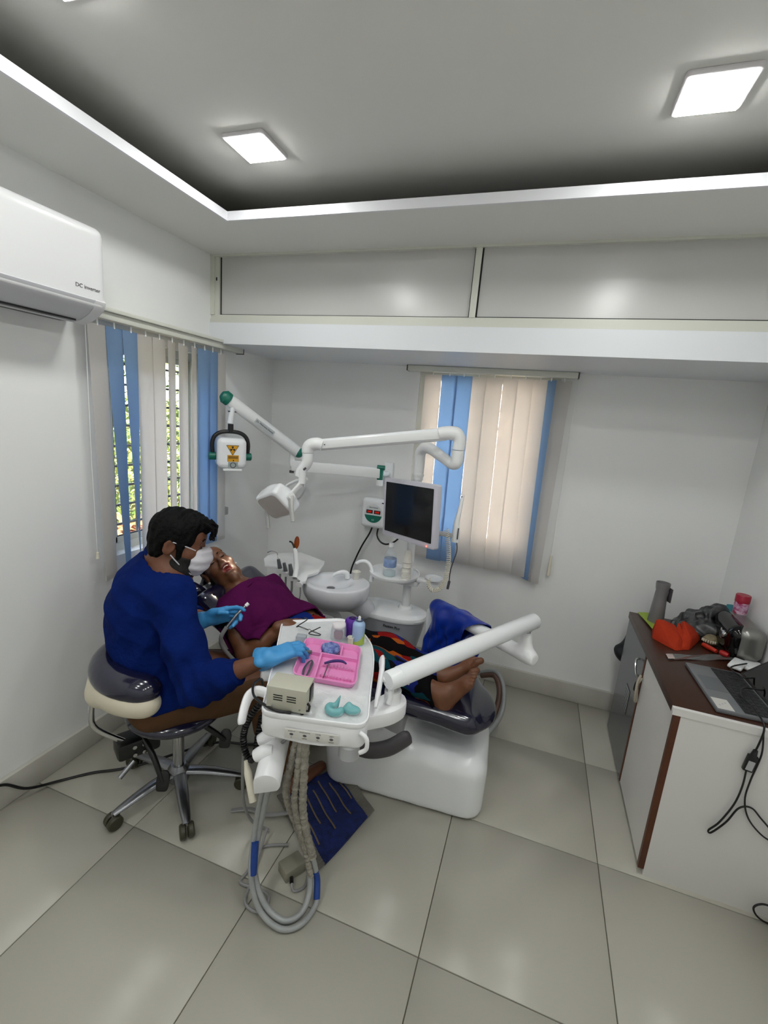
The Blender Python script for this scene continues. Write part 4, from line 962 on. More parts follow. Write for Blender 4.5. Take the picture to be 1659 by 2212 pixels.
link('seat', v.mesh('seat', 2), M_navy, stl)
MB().box(sc + V((-.01, .0, -.065)), (.20, .14, .03), rotz(.8), .01).build('seat_plate', M_blackp, stl)
# backrest: cream shell with navy pad, curved round the sitter's back
fa = math.radians(60)        # facing direction of the sitter
def arc(ang, r): a = fa + PI + ang; return V((.56 + r * math.cos(a), -1.585 + r * math.sin(a), 0))
v = Vol((.1, -2.0, .5), (.95, -1.3, .82), .006)
for k in range(14):
    a = -.95 + 1.90 * k / 13; w = math.cos(a * .9)
    v.ell(arc(a, .225) + V((0, 0, .655 - .012 * (1 - w))), (.055, .055, .035 + .018 * w), k=.03)
x, y, z = v.xyz()
link('backrest_pad', v.mesh('backrest_pad', 2), M_navy, stl)
v = Vol((.1, -2.05, .46), (1.0, -1.2, .74), .006)
for k in range(14):
    a = -.98 + 1.96 * k / 13; w = math.cos(a * .95)
    v.ell(arc(a, .238) + V((0, 0, .605 - .01 * (1 - w))), (.048, .048, .032 + .026 * max(w, 0)), k=.03)
v.ell(arc(0, .25) + V((0, 0, .575)), (.05, .06, .045), rotz(fa), k=.03)
link('backrest_shell', v.mesh('backrest_shell', 2), mat('cream_shell', '#d3cbb6', .4), stl)
b0 = arc(0, .27)
MB().tube([b0 + V((0, 0, .58)), b0 + V((-.01, -.01, .50)), b0 + V((.0, 0, .43)), arc(.05, .17) + V((0, 0, .33)), arc(.05, .12) + V((0, 0, .30))], .011, 12, smooth=5).build('backrest_bar', M_chrome, stl)
MB().box(arc(.02, .13) + V((0, 0, .31)), (.16, .10, .075), rotz(fa), .015).build('tilt_mechanism', M_blackp, stl)
for k in range(4):
    MB().cyl(arc(.02, .13) + rotz(fa) @ V((-.02 + .035 * (k % 2), -.05, .29 + .035 * (k // 2))), arc(.02, .13) + rotz(fa) @ V((-.02 + .035 * (k % 2), -.055, .29 + .035 * (k // 2))), .008, 12).build('bolt', M_chrome, stl)
for p in ([(.53, -1.70, .34), (.60, -1.72, .30), (.66, -1.73, .20)], [(.66, -1.56, .38), (.74, -1.53, .32), (.78, -1.50, .27)], [(.74, -1.42, .42), (.84, -1.40, .38), (.90, -1.40, .32)]):
    lv = MB().tube(p, [.012, .012, .010], 10, smooth=4).build('lever', M_blackp, stl)
    e = V(p[2]); MB().prism(roundpoly([(-.022, -.035), (.022, -.035), (.026, .02), (.014, .045), (-.014, .045), (-.026, .02)], .012), -.006, .006, .003, R=basis((.45, -.85, .35), (1, .3, 0)), o=e).build('lever_paddle', M_blackp, lv)
MB().cyl(arc(.3, .16) + V((0, 0, .26)), arc(.3, .22) + V((0, 0, .22)), .010).build('lock_knob', M_steel, stl)
# cable on the floor
tag(MB().tube([(.035, -3.2, .131), (.04, -2.6, .132), (.032, -2.2, .131), (.035, -2.0, .134), (.036, -1.93, .118), (.06, -1.86, .05), (.095, -1.748, .007), (.179, -1.66, .007), (.271, -1.593, .007), (.366, -1.498, .01), (.47, -1.40, .03), (.565, -1.28, .02), (.68, -1.22, .007), (.85, -1.15, .007)], .006, 8, smooth=8).build('power_cable', M_blackp), 'black power cable snaking from the left wall across the floor', 'cable')
# ---- blue mat, pedal box and cords on the floor
mt = thing('floor_mat', (1.22, -1.42, 0), 'dark blue striped cotton mat with ribbed grey borders', 'mat')
MA = [V((1.055, -1.245, 0)), V((1.205, -1.145, 0)), V((1.44, -1.335, 0)), V((1.335, -1.675, 0)), V((1.02, -1.43, 0))]
c00, c10, c11, c01 = V((1.015, -1.44, .0)), V((1.20, -1.15, 0)), V((1.44, -1.34, 0)), V((1.335, -1.68, 0))
def mp(u, w):
    p = (c00 * (1-u) + c10 * u) * (1-w) + (c01 * (1-u) + c11 * u) * w
    return p + V((0, 0, .010 + .006 * math.sin(5 * u + 4 * w) + .004 * math.sin(14 * w - 6 * u)))
M_mat = mat('mat_blue', '#14296b', .95, noise=(40, '#0c1740', .25), bump=(160, .6))
MB().grid(lambda u, w: mp(.13 + .74 * u, w), 30, 30, .008).build('weave', M_mat, mt, smooth=True)
M_rib = mat('mat_rib_grey', '#6a675e', .95, bump=(180, .5))
for lo, hi in ((0, .13), (.87, 1.0)):
    for k in range(26):
        w0 = k / 26; MB().grid(lambda u, w: mp(lo + (hi - lo) * u, w0 + w / 26 * .8) + V((0, 0, .003 * math.sin(PI * w))), 3, 3, .008).build('rib', M_rib, mt)
M_str = mat('mat_stripe_brown', '#6a5c4a', .95)
for k in range(6):
    u0 = .18 + .13 * k; wa, wb = (.08, .62) if k % 2 else (.18, .80)
    MB().tube([mp(u0, wa + (wb - wa) * i / 10) + V((0, 0, .0115)) for i in range(11)], .0038, 6, flat=(.5, 1)).build('stripe', M_str, mt)
pb = thing('foot_pedal', (1.245, -1.70, 0), 'small beige pedal box with a grey cord beside the mat', 'pedal')
MB().box((1.243, -1.70, .024), (.062, .085, .044), rotz(-.55), .005).build('case', mat('dusty_beige', '#8d8a7b', .6), pb)
MB().cyl((1.262, -1.735, .02), (1.272, -1.752, .02), .007).build('strain_relief', M_blackp, pb)
MB().tube([(1.272, -1.752, .018), (1.29, -1.765, .008), (1.315, -1.74, .007), (1.31, -1.70, .007), (1.28, -1.64, .012)], .005, 8, smooth=6).build('cord', M_hose, pb)
fc = thing('foot_control_cord', (1.1, -1.7, 0), 'thin grey cord looped on the floor under the tray', 'cord')
MB().tube([(1.18, -1.62, .012), (1.089, -1.669, .007), (1.095, -1.768, .007), (1.097, -1.813, .007), (1.173, -1.808, .007), (1.217, -1.816, .007), (1.228, -1.862, .007), (1.192, -1.877, .007), (1.15, -1.86, .007), (1.13, -1.80, .007), (1.10, -1.70, .02), (1.08, -1.62, .05)], .0055, 8, smooth=8).build('cord', M_hose, fc)
MB().tube([(.875, -1.575, .007), (.949, -1.548, .02), (1.036, -1.54, .02), (1.138, -1.485, .03)], .010, 8, smooth=6, flat=(.6, 1)).build('bar', M_hose, fc)
# waste hoses at the foot end of the chair
wh = thing('waste_hoses', (1.86, -.55, 0), 'loop of brown and grey hoses on the floor behind the leg rest', 'hose')
M_bh = mat('brown_hose', '#5d4339', .4)
MB().tube([(1.70, -.55, .03), (1.78, -.62, .04), (1.86, -.58, .10), (1.88, -.48, .20), (1.84, -.40, .26), (1.76, -.36, .22)], .016, 10, smooth=7).build('hose', M_bh, wh)
MB().tube([(1.66, -.62, .02), (1.80, -.68, .03), (1.90, -.58, .12), (1.90, -.45, .22), (1.84, -.38, .28), (1.74, -.34, .22)], .014, 10, smooth=7).build('hose', M_smoke, wh)
# ================================================================== people
M_skinD = mat('skin_dentist', '#6f4630', .5, spec=.4, noise=(14, '#5f3a27', .3))
M_skinP = mat('skin_patient', '#74492f', .45, spec=.45, noise=(14, '#633d28', .3))
M_hair = mat('black_hair', '#040404', .7, spec=.15, bump=(55, .7))
M_glove = mat('blue_nitrile', '#3f8fc9', .45, bump=(60, .12))
M_mask = mat('mask_white', '#c9c6cc', .85, bump=(25, .15))
class Head:
    def __init__(s, C, N, U, k):
        s.C = V(C); s.N = V(N).normalized(); U = V(U); s.U = (U - s.N * U.dot(s.N)).normalized(); s.L = s.N.cross(s.U); s.k = k
        s.R = np.array(Matrix((s.L, s.N, s.U)).transposed())
    def p(s, x, y, z): return s.C + (s.L * x + s.N * y + s.U * z) * s.k
    def loc(s, xyz):
        x, y, z = xyz; d = (x - s.C.x, y - s.C.y, z - s.C.z)
        f = lambda a: (d[0] * a.x + d[1] * a.y + d[2] * a.z) / s.k
        return f(s.L), f(s.N), f(s.U)
    def ell(s, v, c, r, k=.02, op='add', rot=None):
        v.ell(s.p(*c), [q * s.k for q in r], s.R if rot is None else s.R @ np.array(rot), k * s.k, op)
    def cone(s, v, a, b, ra, rb, k=.02, op='add', sq=None): v.cone(s.p(*a), s.p(*b), ra * s.k, rb * s.k, k * s.k, op, sq)
    def build(s, v, open_mouth=False):
        j = -.02 if open_mouth else 0
        s.ell(v, (0, -.008, .035), (.074, .089, .082))
        s.ell(v, (0, .03, -.02), (.060, .062, .085), .03)
        s.cone(v, (0, .02, -.05), (0, .062, -.098 + j), .055, .028, .03)
        for q in (-1, 1):
            s.ell(v, (q * .038, .056, -.024), (.026, .026, .024), .025)
            s.ell(v, (q * .040, .018, -.075 + j * .6), (.022, .03, .025), .03)
        s.ell(v, (0, .083, .028), (.046, .014, .011), .02)
        s.ell(v, (0, .074, .055), (.05, .026, .036), .03)
        s.cone(v, (0, .090, .012), (0, .110, -.027), .0075, .0115, .012)
        for q in (-1, 1):
            s.ell(v, (q * .011, .100, -.031), (.0085, .010, .008), .008)
            s.ell(v, (q * .031, .104, .010), (.018, .016, .013), .012, 'sub')
            s.ell(v, (q * .031, .079, .008), (.0155, .0125, .0115), .006)
            ro = Matrix.Rotation(-.25, 3, 'X')
            s.ell(v, (q * .077, -.014, .002), (.009, .021, .034), .008, rot=ro)
            s.ell(v, (q * .088, -.010, .006), (.009, .011, .020), .006, 'sub', ro)
        if open_mouth:
            s.ell(v, (0, .094, -.048), (.027, .012, .009), .012)
            s.ell(v, (0, .083, -.088), (.026, .014, .010), .012)
            s.ell(v, (0, .106, -.068), (.021, .036, .0165), .006, 'sub')
        else: s.ell(v, (0, .094, -.060), (.025, .010, .010), .012)
def region(v, hd, c, r):
    x, y, z = hd.loc(v.xyz()); q = np.sqrt(((x - c[0]) / r[0]) ** 2 + ((y - c[1]) / r[1]) ** 2 + ((z - c[2]) / r[2]) ** 2)
    return (q - 1) * min(r) * hd.k
def hand(v, wrist, d, n, s, curl, thumb, L=1., spread=.004, tcurl=.5):
    """palm and five fingers; d along the hand, n palm normal, s towards the thumb; curl per finger (three bends)"""
    d = V(d).normalized(); n = V(n); n = (n - d * n.dot(d)).normalized(); s_ = d.cross(n); s_ = s_ if s_.dot(V(s)) > 0 else -s_
    w = V(wrist); Rm = np.array(Matrix((s_, d, n)).transposed())
    v.cone(w - d * .03, w + d * .02, .026, .027, .02, sq=(n, .75))
    v.rbox(w + d * .048 * L, (.039 * L, .047 * L, .0145), .0135, Rm, k=.02)
    v.ell(w + d * .03 + s_ * .022 + n * .006, (.018, .03, .016), Rm, k=.015)
    for i in range(4):
        b = w + d * (.088 - .004 * abs(i - 1.2)) * L + s_ * (.029 - .0195 * i) * L
        ln = [(.043, .026, .021), (.048, .030, .022), (.044, .028, .021), (.034, .021, .019)][i]; a = 0; q = b
        sp = s_ * (1.2 - i) * spread * 8
        for j in range(3):
            a += curl[i][j]; dd = (d * math.cos(a) + n * math.sin(a) + sp * .12).normalized(); e = q + dd * ln[j] * L
            r = [.0098, .0090, .0082, .0075]; f = .9 if i == 3 else 1
            v.cone(q, e, r[j] * f, r[j + 1] * f, .005); q = e
    b = w + d * .025 + s_ * .028 + n * .004; td = (d * thumb[0] + s_ * thumb[1] + n * thumb[2]).normalized()
    e = b + td * .042 * L; v.cone(b, e, .0145, .0115, .012)
    td2 = (td * math.cos(tcurl) + (d * .8 - s_ * .6) .normalized() * math.sin(tcurl)).normalized(); e2 = e + td2 * .034 * L; v.cone(e, e2, .0112, .0085, .005)

# ------------------------------------------------------------------ dentist
HD = Head((.540, -1.516, 1.132), (.80, .57, -.17), (.12, .11, .987), 1.10)
Fd = V((math.cos(math.radians(50)), math.sin(math.radians(50)), 0)); Rd = V((Fd.y, -Fd.x, 0))
v = Vol((.15, -2.0, -.02), (1.32, -.96, 1.36), .006)
HD.build(v)
nk = V((.475, -1.515, 1.02))
v.cone(HD.p(0, -.03, -.055), nk, .060, .066, .03)
v.chain([(.54, -1.60, .55), (.475, -1.60, .70), (.445, -1.575, .84), (.455, -1.55, .94), nk], [.135, .13, .135, .115, .065], .06, sq=(Rd, 1.28))
SR_, SL_ = V((.62, -1.625, .955)), V((.355, -1.405, .965))
v.cone(nk - V((0, 0, .03)), SR_, .07, .072, .05); v.cone(nk - V((0, 0, .03)), SL_, .07, .068, .05)
ER, WR = V((.835, -1.725, .675)), V((1.080, -1.645, .818)); EL, WL = V((.45, -1.395, .735)), V((.672, -1.474, .808))
v.chain([SR_, (.735, -1.69, .80), ER], [.068, .060, .048], .03); v.chain([ER, (.91, -1.705, .725), WR - (WR - ER) * .06, WR], [.047, .044, .024, .020], .02)
v.chain([SL_, EL], [.066, .048], .03); v.chain([EL, (.54, -1.43, .765), WL - (WL - EL) * .06, WL], [.046, .042, .024, .020], .02)
KR, KL = V((.90, -1.42, .52)), V((.80, -1.27, .50)); HRp = V((.62, -1.69, .54)); HLp = V((.49, -1.53, .545))
v.cone(HRp, KR, .112, .068, .05); v.cone(HLp, KL, .098, .066, .05)
for kn, an, td in ((KR, V((1.065, -1.375, .10)), V((.30, .95, 0))), (KL, V((.915, -1.13, .10)), V((.8, .6, 0)))):
    td.normalize(); v.chain([kn, kn.lerp(an, .4) - td * .02, an], [.062, .056, .036], .03)
    v.cone(an - V((0, 0, .05)) - td * .02, an + td * .17 - V((0, 0, .072)), .038, .026, .03, sq=((0, 0, 1), .85))
x, y, z = v.xyz(); v.g = np.maximum(v.g, .003 - z)
body = v.mesh('person', 1)
den = link('person', body, M_skinD)
tag(den, 'seated man in a blue shirt and face mask treating the reclined patient', 'person')
# shirt: offset shell down to hip, sleeves to mid forearm
X, Y_, Z_ = v.xyz()
def half(p, n): n = V(n).normalized(); return (X - p[0]) * n.x + (Y_ - p[1]) * n.y + (Z_ - p[2]) * n.z
def seg_t(p, n, c, r):
    return np.sqrt((X - c[0]) ** 2 + (Y_ - c[1]) ** 2 + (Z_ - c[2]) ** 2) - r
cutR = np.maximum(half(ER.lerp(WR, .40), WR - ER), seg_t(0, 0, WR, .26) )      # remove right forearm past the sleeve
cutL = half(EL.lerp(WL, .55), WL - EL)
neckcut = half(nk + V((-.01, -.01, .035)), (.50, .40, .75))
legcut = np.maximum(-(half((0, 0, .50), (0, 0, 1))), half(V((.60, -1.55, .6)), Fd + V((0, 0, -.9))) )
def ridge(a): return 1 - 2 * np.abs(np.sin(a))
fold = .0034 * ridge(13 * X - 17 * Y_ + 26 * Z_ + 1.6 * np.sin(11 * Y_ + 7 * Z_)) + .0042 * ridge(22 * X + 9 * Y_ - 15 * Z_ + 1.8 * np.sin(9 * X)) * np.clip((1.0 - Z_) * 4, 0, 1)
elb = np.exp(-((X - ER.x) ** 2 + (Y_ - ER.y) ** 2 + (Z_ - ER.z) ** 2) / .02); fold = fold + elb * (.008 + .006 * np.sin(85 * X + 60 * Z_ + 20 * Y_))
sg = v.g - .014 - fold
def seg_near(a, b, r):
    """distance field around a segment"""
    d = b - a; t = np.clip(((X - a.x) * d.x + (Y_ - a.y) * d.y + (Z_ - a.z) * d.z) / d.length_squared, 0, 1)
    return np.sqrt((X - a.x - t * d.x) ** 2 + (Y_ - a.y - t * d.y) ** 2 + (Z_ - a.z - t * d.z) ** 2) - r
armR = seg_near(ER.lerp(WR, .42), WR + (WR - ER) * .3, .085); armL = seg_near(EL.lerp(WL, .5), WL + (WL - EL) * .3, .075)
rmR = np.maximum(-half(ER.lerp(WR, .58), WR - ER), seg_near(ER, WR + (WR - ER) * .5, .11)); rmL = np.maximum(-half(EL.lerp(WL, .6), WL - EL), seg_near(EL, WL + (WL - EL) * .5, .09))
rmN = np.maximum(-neckcut, seg_near(nk - V((0, 0, .05)), HD.p(0, -.02, 0), .088))
sg = np.maximum(sg, Z_ - 1.078)
for q_ in (rmR, rmL, rmN, seg_near(HD.p(0, .02, -.06), HD.p(0, .02, .06), .125)): sg = np.maximum(sg, -q_)
legs = np.minimum(seg_near(HRp + Fd * .25, KR, .13), seg_near(HLp + Fd * .25, KL, .13)); sg = np.maximum(sg, -legs); sg = np.maximum(sg, .535 - Z_ + .15 * (X - .6))
sv = v.copy(sg); link('shirt', sv.mesh('shirt', 1), mat('blue_cotton', '#08205f', .95, spec=.08, noise=(9, '#061850', .3), bump=(20, 1.0)), den)
cn_ = V((.50, .40, .75)).normalized(); ca_ = (HD.p(0, -.02, 0) - nk).normalized(); cc_ = nk + V((-.01, -.01, .035)); cc_ = nk + ca_ * ((cc_ - nk).dot(cn_) / ca_.dot(cn_))
CB_ = basis(cn_, V((.8, .6, -.5)))
MB().tube([cc_ + CB_ @ V((.094 * math.cos(a), .078 * math.sin(a), .0)) + cn_ * .002 for a in np.linspace(0, 2 * PI, 29)], .0075, 10, flat=(1.9, .7), ref=cn_, caps=False).build('collar', MATS['blue_cotton'], den)
tr = v.g - .012 - .003 * np.sin(30 * X - 26 * Y_ + 12 * Z_)
tr = np.maximum(tr, Z_ - .585); tr = np.maximum(tr, .13 - Z_); tr = np.maximum(tr, -np.minimum(armR, seg_near(SR_, ER, .09)))
link('trousers', v.copy(tr).mesh('trousers', 1), mat('brown_twill', '#5d4430', .9, spec=.1, noise=(11, '#4e3826', .3)), den)
pt = V((.70, -1.715, .525)); lbR = basis(V((.42, -.8, .42)), V((.9, .35, .1)))
MB().box(pt, (.030, .016, .002), lbR).build('pocket_tag', M_cream, den, smooth=False)
# hair, beard, mask
hv = Vol(HD.C - V((.17, .17, .17)), HD.C + V((.17, .17, .19)), .004)
HD.ell(hv, (0, -.006, .044), (.084, .096, .092), .01); HD.ell(hv, (0, .055, .088), (.062, .05, .035), .03); HD.ell(hv, (-.0, .09, .078), (.045, .028, .022), .02)
HD.ell(hv, (0, -.045, -.02), (.062, .050, .06), .03)
for q in (-1, 1): HD.ell(hv, (q * .066, .022, .0), (.010, .014, .045), .012)
HD.ell(hv, (0, .115, -.028), (.095, .088, .080), .008, 'sub')
for q in (-1, 1): HD.ell(hv, (q * .085, -.016, -.012), (.03, .026, .036), .008, 'sub')
lx_, ly_, lz_ = HD.loc(hv.xyz())
hv.g = hv.g + .0035 * np.sin(95 * lx_ + 60 * lz_ + 4 * np.sin(50 * ly_)) * np.sin(85 * ly_ - 50 * lz_) + .002 * np.sin(170 * ly_ + 120 * lx_)
hv.g = np.maximum(hv.g, -(lz_ + .075 + .3 * (ly_ + .1) * 0) * HD.k)
ho = link('hair', hv.mesh('hair', 1), M_hair, den)
rng = random.Random(3)
for k in range(26):
    a = rng.uniform(-.045, .05); p0 = HD.p(a, .09 + rng.uniform(-.02, .02), .095 + rng.uniform(-.02, .01)); q1 = HD.p(a + rng.uniform(-.01, .01), .125 + rng.uniform(-.01, .008), .085 + rng.uniform(-.015, .01)); q2 = HD.p(a + rng.uniform(-.02, .02), .128 + rng.uniform(-.012, .006), .055 + rng.uniform(-.012, .012)); q3 = HD.p(a + rng.uniform(-.02, .02), .112, .048 + rng.uniform(-.01, .012))
    MB().tube([p0, q1, q2, q3], [.0045, .004, .003, .001], 6, smooth=4).build('curl', M_hair, ho)
bg = np.maximum(v.g - .005, region(v, HD, (0, .035, -.070), (.085, .072, .062))); bg = np.maximum(bg, -region(v, HD, (0, .11, .0), (.07, .06, .045)))
link('beard', v.copy(bg).mesh('beard', 1), mat('black_beard', '#0b0908', .8, bump=(200, .5)), den)
mv = Vol(HD.C - V((.19, .19, .19)), HD.C + V((.19, .19, .15)), .004)
HD.ell(mv, (0, .080, -.052), (.066, .052, .062), .01); HD.ell(mv, (0, .108, -.035), (.024, .026, .034), .02)
a_ = mv.copy(); HD.ell(mv, (0, .020, -.045), (.075, .058, .12), .006, 'sub')
lx_, ly_, lz_ = HD.loc(mv.xyz()); mv.g = np.maximum(mv.g, (lz_ - .004 + .12 * np.abs(lx_)) * HD.k); mv.g = np.maximum(mv.g, -(lz_ + .112) * HD.k)
mv.g = mv.g + .0022 * np.sin(190 * lz_) + .0015 * np.sin(60 * lx_ + 40 * lz_)
mo_ = link('face_mask', mv.mesh('face_mask', 1), M_mask, den)
for q in (-1, 1):
    for z0, z1 in ((-.004, .03), (-.098, -.03)):
        MB().tube([HD.p(q * .052, .075, z0), HD.p(q * .071, .035, (z0 + z1) / 2), HD.p(q * .083, -.004, z1 * .8)], .0024, 8, smooth=4).build('ear_loop', M_mask, mo_)
    MB().tube([HD.p(q * (.046 - .03 * t), .093 + .006 * t, .034 + .004 * math.sin(PI * t)) for t in (0, .33, .66, 1)], [.003, .0045, .005, .0035], 8, smooth=3).build('eyebrow', M_hair, den)
    MB().tube([HD.p(q * .044, .089, .006), HD.p(q * .031, .0935, .003), HD.p(q * .019, .091, .004)], [.0012, .002, .0012], 6, smooth=4).build('eyelash_line', M_hair, den)
# gloves
gv = Vol((.98, -1.74, .69), (1.28, -1.44, .90), .0028)
hand(gv, WR, (.095, .12, .03), (-.05, .15, -1), (-.7, .6, 0), [(.25, .55, .45), (.35, .6, .45), (.42, .65, .45), (.5, .7, .45)], (.80, .35, .6), 1.0)
gv.chain([WR - V((.06, -.022, .034)), WR - V((.03, -.01, .017)), WR], [.044, .040, .035], .01)
x, y, z = gv.xyz(); gv.g = np.maximum(gv.g, -((x - WR.x + .058) * .83 + (y - WR.y - .02) * .29 + (z - WR.z + .03) * .47))
link('glove', gv.mesh('glove', 1), M_glove, den)
gv = Vol((.58, -1.56, .70), (.90, -1.30, .94), .0028)
hand(gv, WL, (.13, .072, .042), (.55, -.8, -.25), (0, .1, 1), [(.25, .35, .3), (.5, .7, .4), (.75, .9, .5), (.85, 1.0, .6)], (.85, .25, .55), 1.0)
gv.chain([WL - V((.06, .025, .022)), WL - V((.03, .012, .012)), WL], [.038, .035, .031], .01)
x, y, z = gv.xyz(); gv.g = np.maximum(gv.g, -((x - WL.x + .058) * .9 + (y - WL.y + .02) * .35 + (z - WL.z + .02) * .27))
link('glove', gv.mesh('glove', 1), M_glove, den)
# what he holds
su = thing('suction_handpiece', (.80, -1.42, .85), 'grey suction hose and tip held in his gloved left hand', 'suction hose')
MB().tube([(.818, -1.425, .878), (.800, -1.455, .850), (.775, -1.49, .80)], [.006, .0065, .007], 10).build('tip', M_steel, su)
MB().cyl((.8185, -1.4242, .8786), (.825, -1.414, .888), .0075).build('nozzle', M_white2, su)
MB().tube([(.775, -1.49, .80), (.755, -1.50, .755), (.748, -1.485, .705), (.760, -1.455, .65), (.782, -1.425, .60), (.80, -1.39, .55), (.83, -1.36, .45)], .0085, 10, smooth=7).build('hose', M_hose, su)
tag(MB().tube([(1.155, -1.545, .815), (1.168, -1.535, .811), (1.178, -1.528, .809)], [.004, .005, .006], 8).box((1.182, -1.526, .809), (.018, .014, .010), rotz(.4), .002).build('mirror_tip', M_tool), 'small dark instrument in his gloved right hand over the pink tray', 'dental instrument')

# ------------------------------------------------------------------ patient
HP = Head((.484, -1.180, .907), (.35, -.54, .766), (-.886, .07, .456), .97)
v = Vol((.34, -1.52, .47), (1.86, -.82, 1.08), .0048)
HP.build(v, True)
nkP = V((.615, -1.19, .815))
v.cone(HP.p(0, -.03, -.05), nkP, .048, .054, .03)
TN = V((-.20, .96, .0)); 
v.chain([(.66, -1.185, .785), (.76, -1.165, .73), (.88, -1.14, .66), (1.00, -1.12, .625)], [.085, .095, .09, .098], .05, sq=(CN, 1.45))
sN, sF = V((.665, -1.325, .765)), V((.675, -1.03, .79))
v.cone(nkP, sN, .05, .058, .04); v.cone(nkP, sF, .05, .055, .04)
eN, wN = V((.795, -1.385, .635)), V((.945, -1.305, .765)); eF, wF = V((.78, -.965, .66)), V((.875, -1.075, .735))
v.chain([sN, eN], [.052, .040], .03); v.chain([eN, eN.lerp(wN, .4), wN], [.040, .039, .026], .02)
v.chain([sF, eF], [.052, .040], .03); v.chain([eF, eF.lerp(wF, .4), wF], [.039, .037, .026], .02)
hand(v, wN, (.09, .08, -.01), (-.1, .1, -1), (0, 1, 0), [(.2, .3, .2)] * 4, (.8, .6, .1), .9)
hand(v, wF, (.12, .05, -.04), (0, -.1, -1), (0, -1, 0), [(.15, .25, .2)] * 4, (.8, .6, .2), .9)
hN, hF = V((1.02, -1.185, .600)), V((1.04, -1.04, .600)); kN, kF = V((1.35, -1.155, .605)), V((1.37, -1.005, .605)); aN, aF = V((1.645, -1.165, .548)), V((1.640, -1.045, .562))
v.chain([hN, kN, aN], [.09, .056, .040], .04); v.chain([hF, kF, aF], [.09, .056, .040], .04)
def foot(v, an, up, lat, L=1.):
    """bare foot: sole direction up (towards the toes), lat points to the big toe"""
    up = V(up).normalized(); lat = V(lat); lat = (lat - up * lat.dot(up)).normalized(); fw = lat.cross(up)
    if fw.z > 0: fw = -fw                       # fw points to the sole
    heel = an + fw * .046 - up * .036
    Rf = np.array(Matrix((lat, fw, up)).transposed())
    v.ell(heel, (.034, .038, .040), Rf, k=.03)
    ball = an + up * .118 * L + fw * .034
    v.cone(heel, ball - lat * .012, .030, .024, .025, sq=(lat, 1.1)); v.cone(an - up * .01, ball + lat * .008, .036, .020, .03); v.ell(ball, (.048, .021, .032), Rf, .02)
    for i in range(5):
        b = ball + lat * (.037 - .0185 * i) * L + up * (.016 - .0045 * i); ln = (.038, .036, .033, .029, .025)[i] * L; r = (.0145, .0100, .0095, .0090, .0088)[i]
        m_ = b + up * ln * .55 - fw * .004; v.cone(b, m_, r, r, .004); v.cone(m_, b + up * ln + fw * .003, r, r * 1.02, .003)
foot(v, aN, (.62, .16, .77), (-.15, .97, -.05), 1.05); foot(v, aF, (.60, .22, .77), (.25, -.95, .05), 1.05)
pat = link('person', v.mesh('person', 1), [M_skinP, mat('mouth_red', '#7c2f2c', .3), mat('lip_brown', '#6d3a33', .35)])
me = pat.data; c = centers(me); lx_, ly_, lz_ = HP.loc((c[:, 0], c[:, 1], c[:, 2]))
mi = np.zeros(len(c), np.int32)
q = np.sqrt((lx_ / .026) ** 2 + ((ly_ - .106) / .04) ** 2 + ((lz_ + .068) / .022) ** 2)
mi[q < 1.12] = 2; mi[(np.sqrt((lx_ / .022) ** 2 + ((lz_ + .068) / .0175) ** 2) < 1) & (ly_ < .094) & (ly_ > .05)] = 1
me.polygons.foreach_set('material_index', mi)
tag(pat, 'reclined woman with mouth wide open, purple bib and patterned trousers', 'person')
X, Y_, Z_ = v.xyz()
# hair drawn back, earring, brows, lids, bindi, teeth
hv = Vol(HP.C - V((.17, .17, .17)), HP.C + V((.17, .17, .17)), .004)
HP.ell(hv, (0, -.020, .040), (.080, .100, .085), .01); HP.ell(hv, (0, -.085, -.01), (.045, .035, .045), .03); HP.ell(hv, (0, -.05, -.045), (.06, .05, .06), .04)
HP.ell(hv, (0, .100, -.016), (.084, .082, .086), .008, 'sub')
for q in (-1, 1): HP.ell(hv, (q * .085, -.010, -.006), (.03, .022, .034), .008, 'sub')
lx_, ly_, lz_ = HP.loc(hv.xyz()); hv.g = hv.g + .0015 * np.sin(140 * lx_ + 60 * lz_)
link('hair', hv.mesh('hair', 1), M_hair, pat)
for q in (-1, 1):
    MB().ball(HP.p(q * .083, -.008, -.030), .0065, n=12, m=8).build('earring', mat('pearl', '#d9d6d0', .25), pat)
    MB().tube([HP.p(q * (.050 - .036 * t), .087 + .0135 * t - .002 * t * t, .030 + .006 * math.sin(PI * t) - .006 * t) for t in (0, .33, .66, 1)], [.0025, .004, .0048, .0038], 8, smooth=3).build('eyebrow', M_hair, pat)
    MB().tube([HP.p(q * .045, .082, .003), HP.p(q * .031, .0925, -.002), HP.p(q * .018, .089, .002)], [.0012, .0022, .0012], 6, smooth=4).build('eyelash_line', M_hair, pat)
MB().ball(HP.p(0, .0985, .036), .0038, n=10, m=6).build('bindi', mat('maroon', '#2a060a', .5), pat)
M_tooth = mat('teeth', '#d8cfbe', .25)
for row, z0, y0 in ((0, -.0535, .088), (1, -.0825, .080)):
    for k in range(8):
        a = (k - 3.5) * .30; MB().box(HP.p(.0195 * math.sin(a), y0 + .014 * math.cos(a) - .010, z0), (.0054 * HP.k, .004, .0085 * HP.k), Matrix((HP.L, HP.N, HP.U)).transposed() @ Matrix.Rotation(-a, 3, 'Z'), .0012).build('tooth', M_tooth, pat)
MB().ball(HP.p(0, .078, -.078), (.014, .02, .006), Matrix((HP.L, HP.N, HP.U)).transposed()).build('tongue', mat('tongue', '#8e4540', .35), pat)
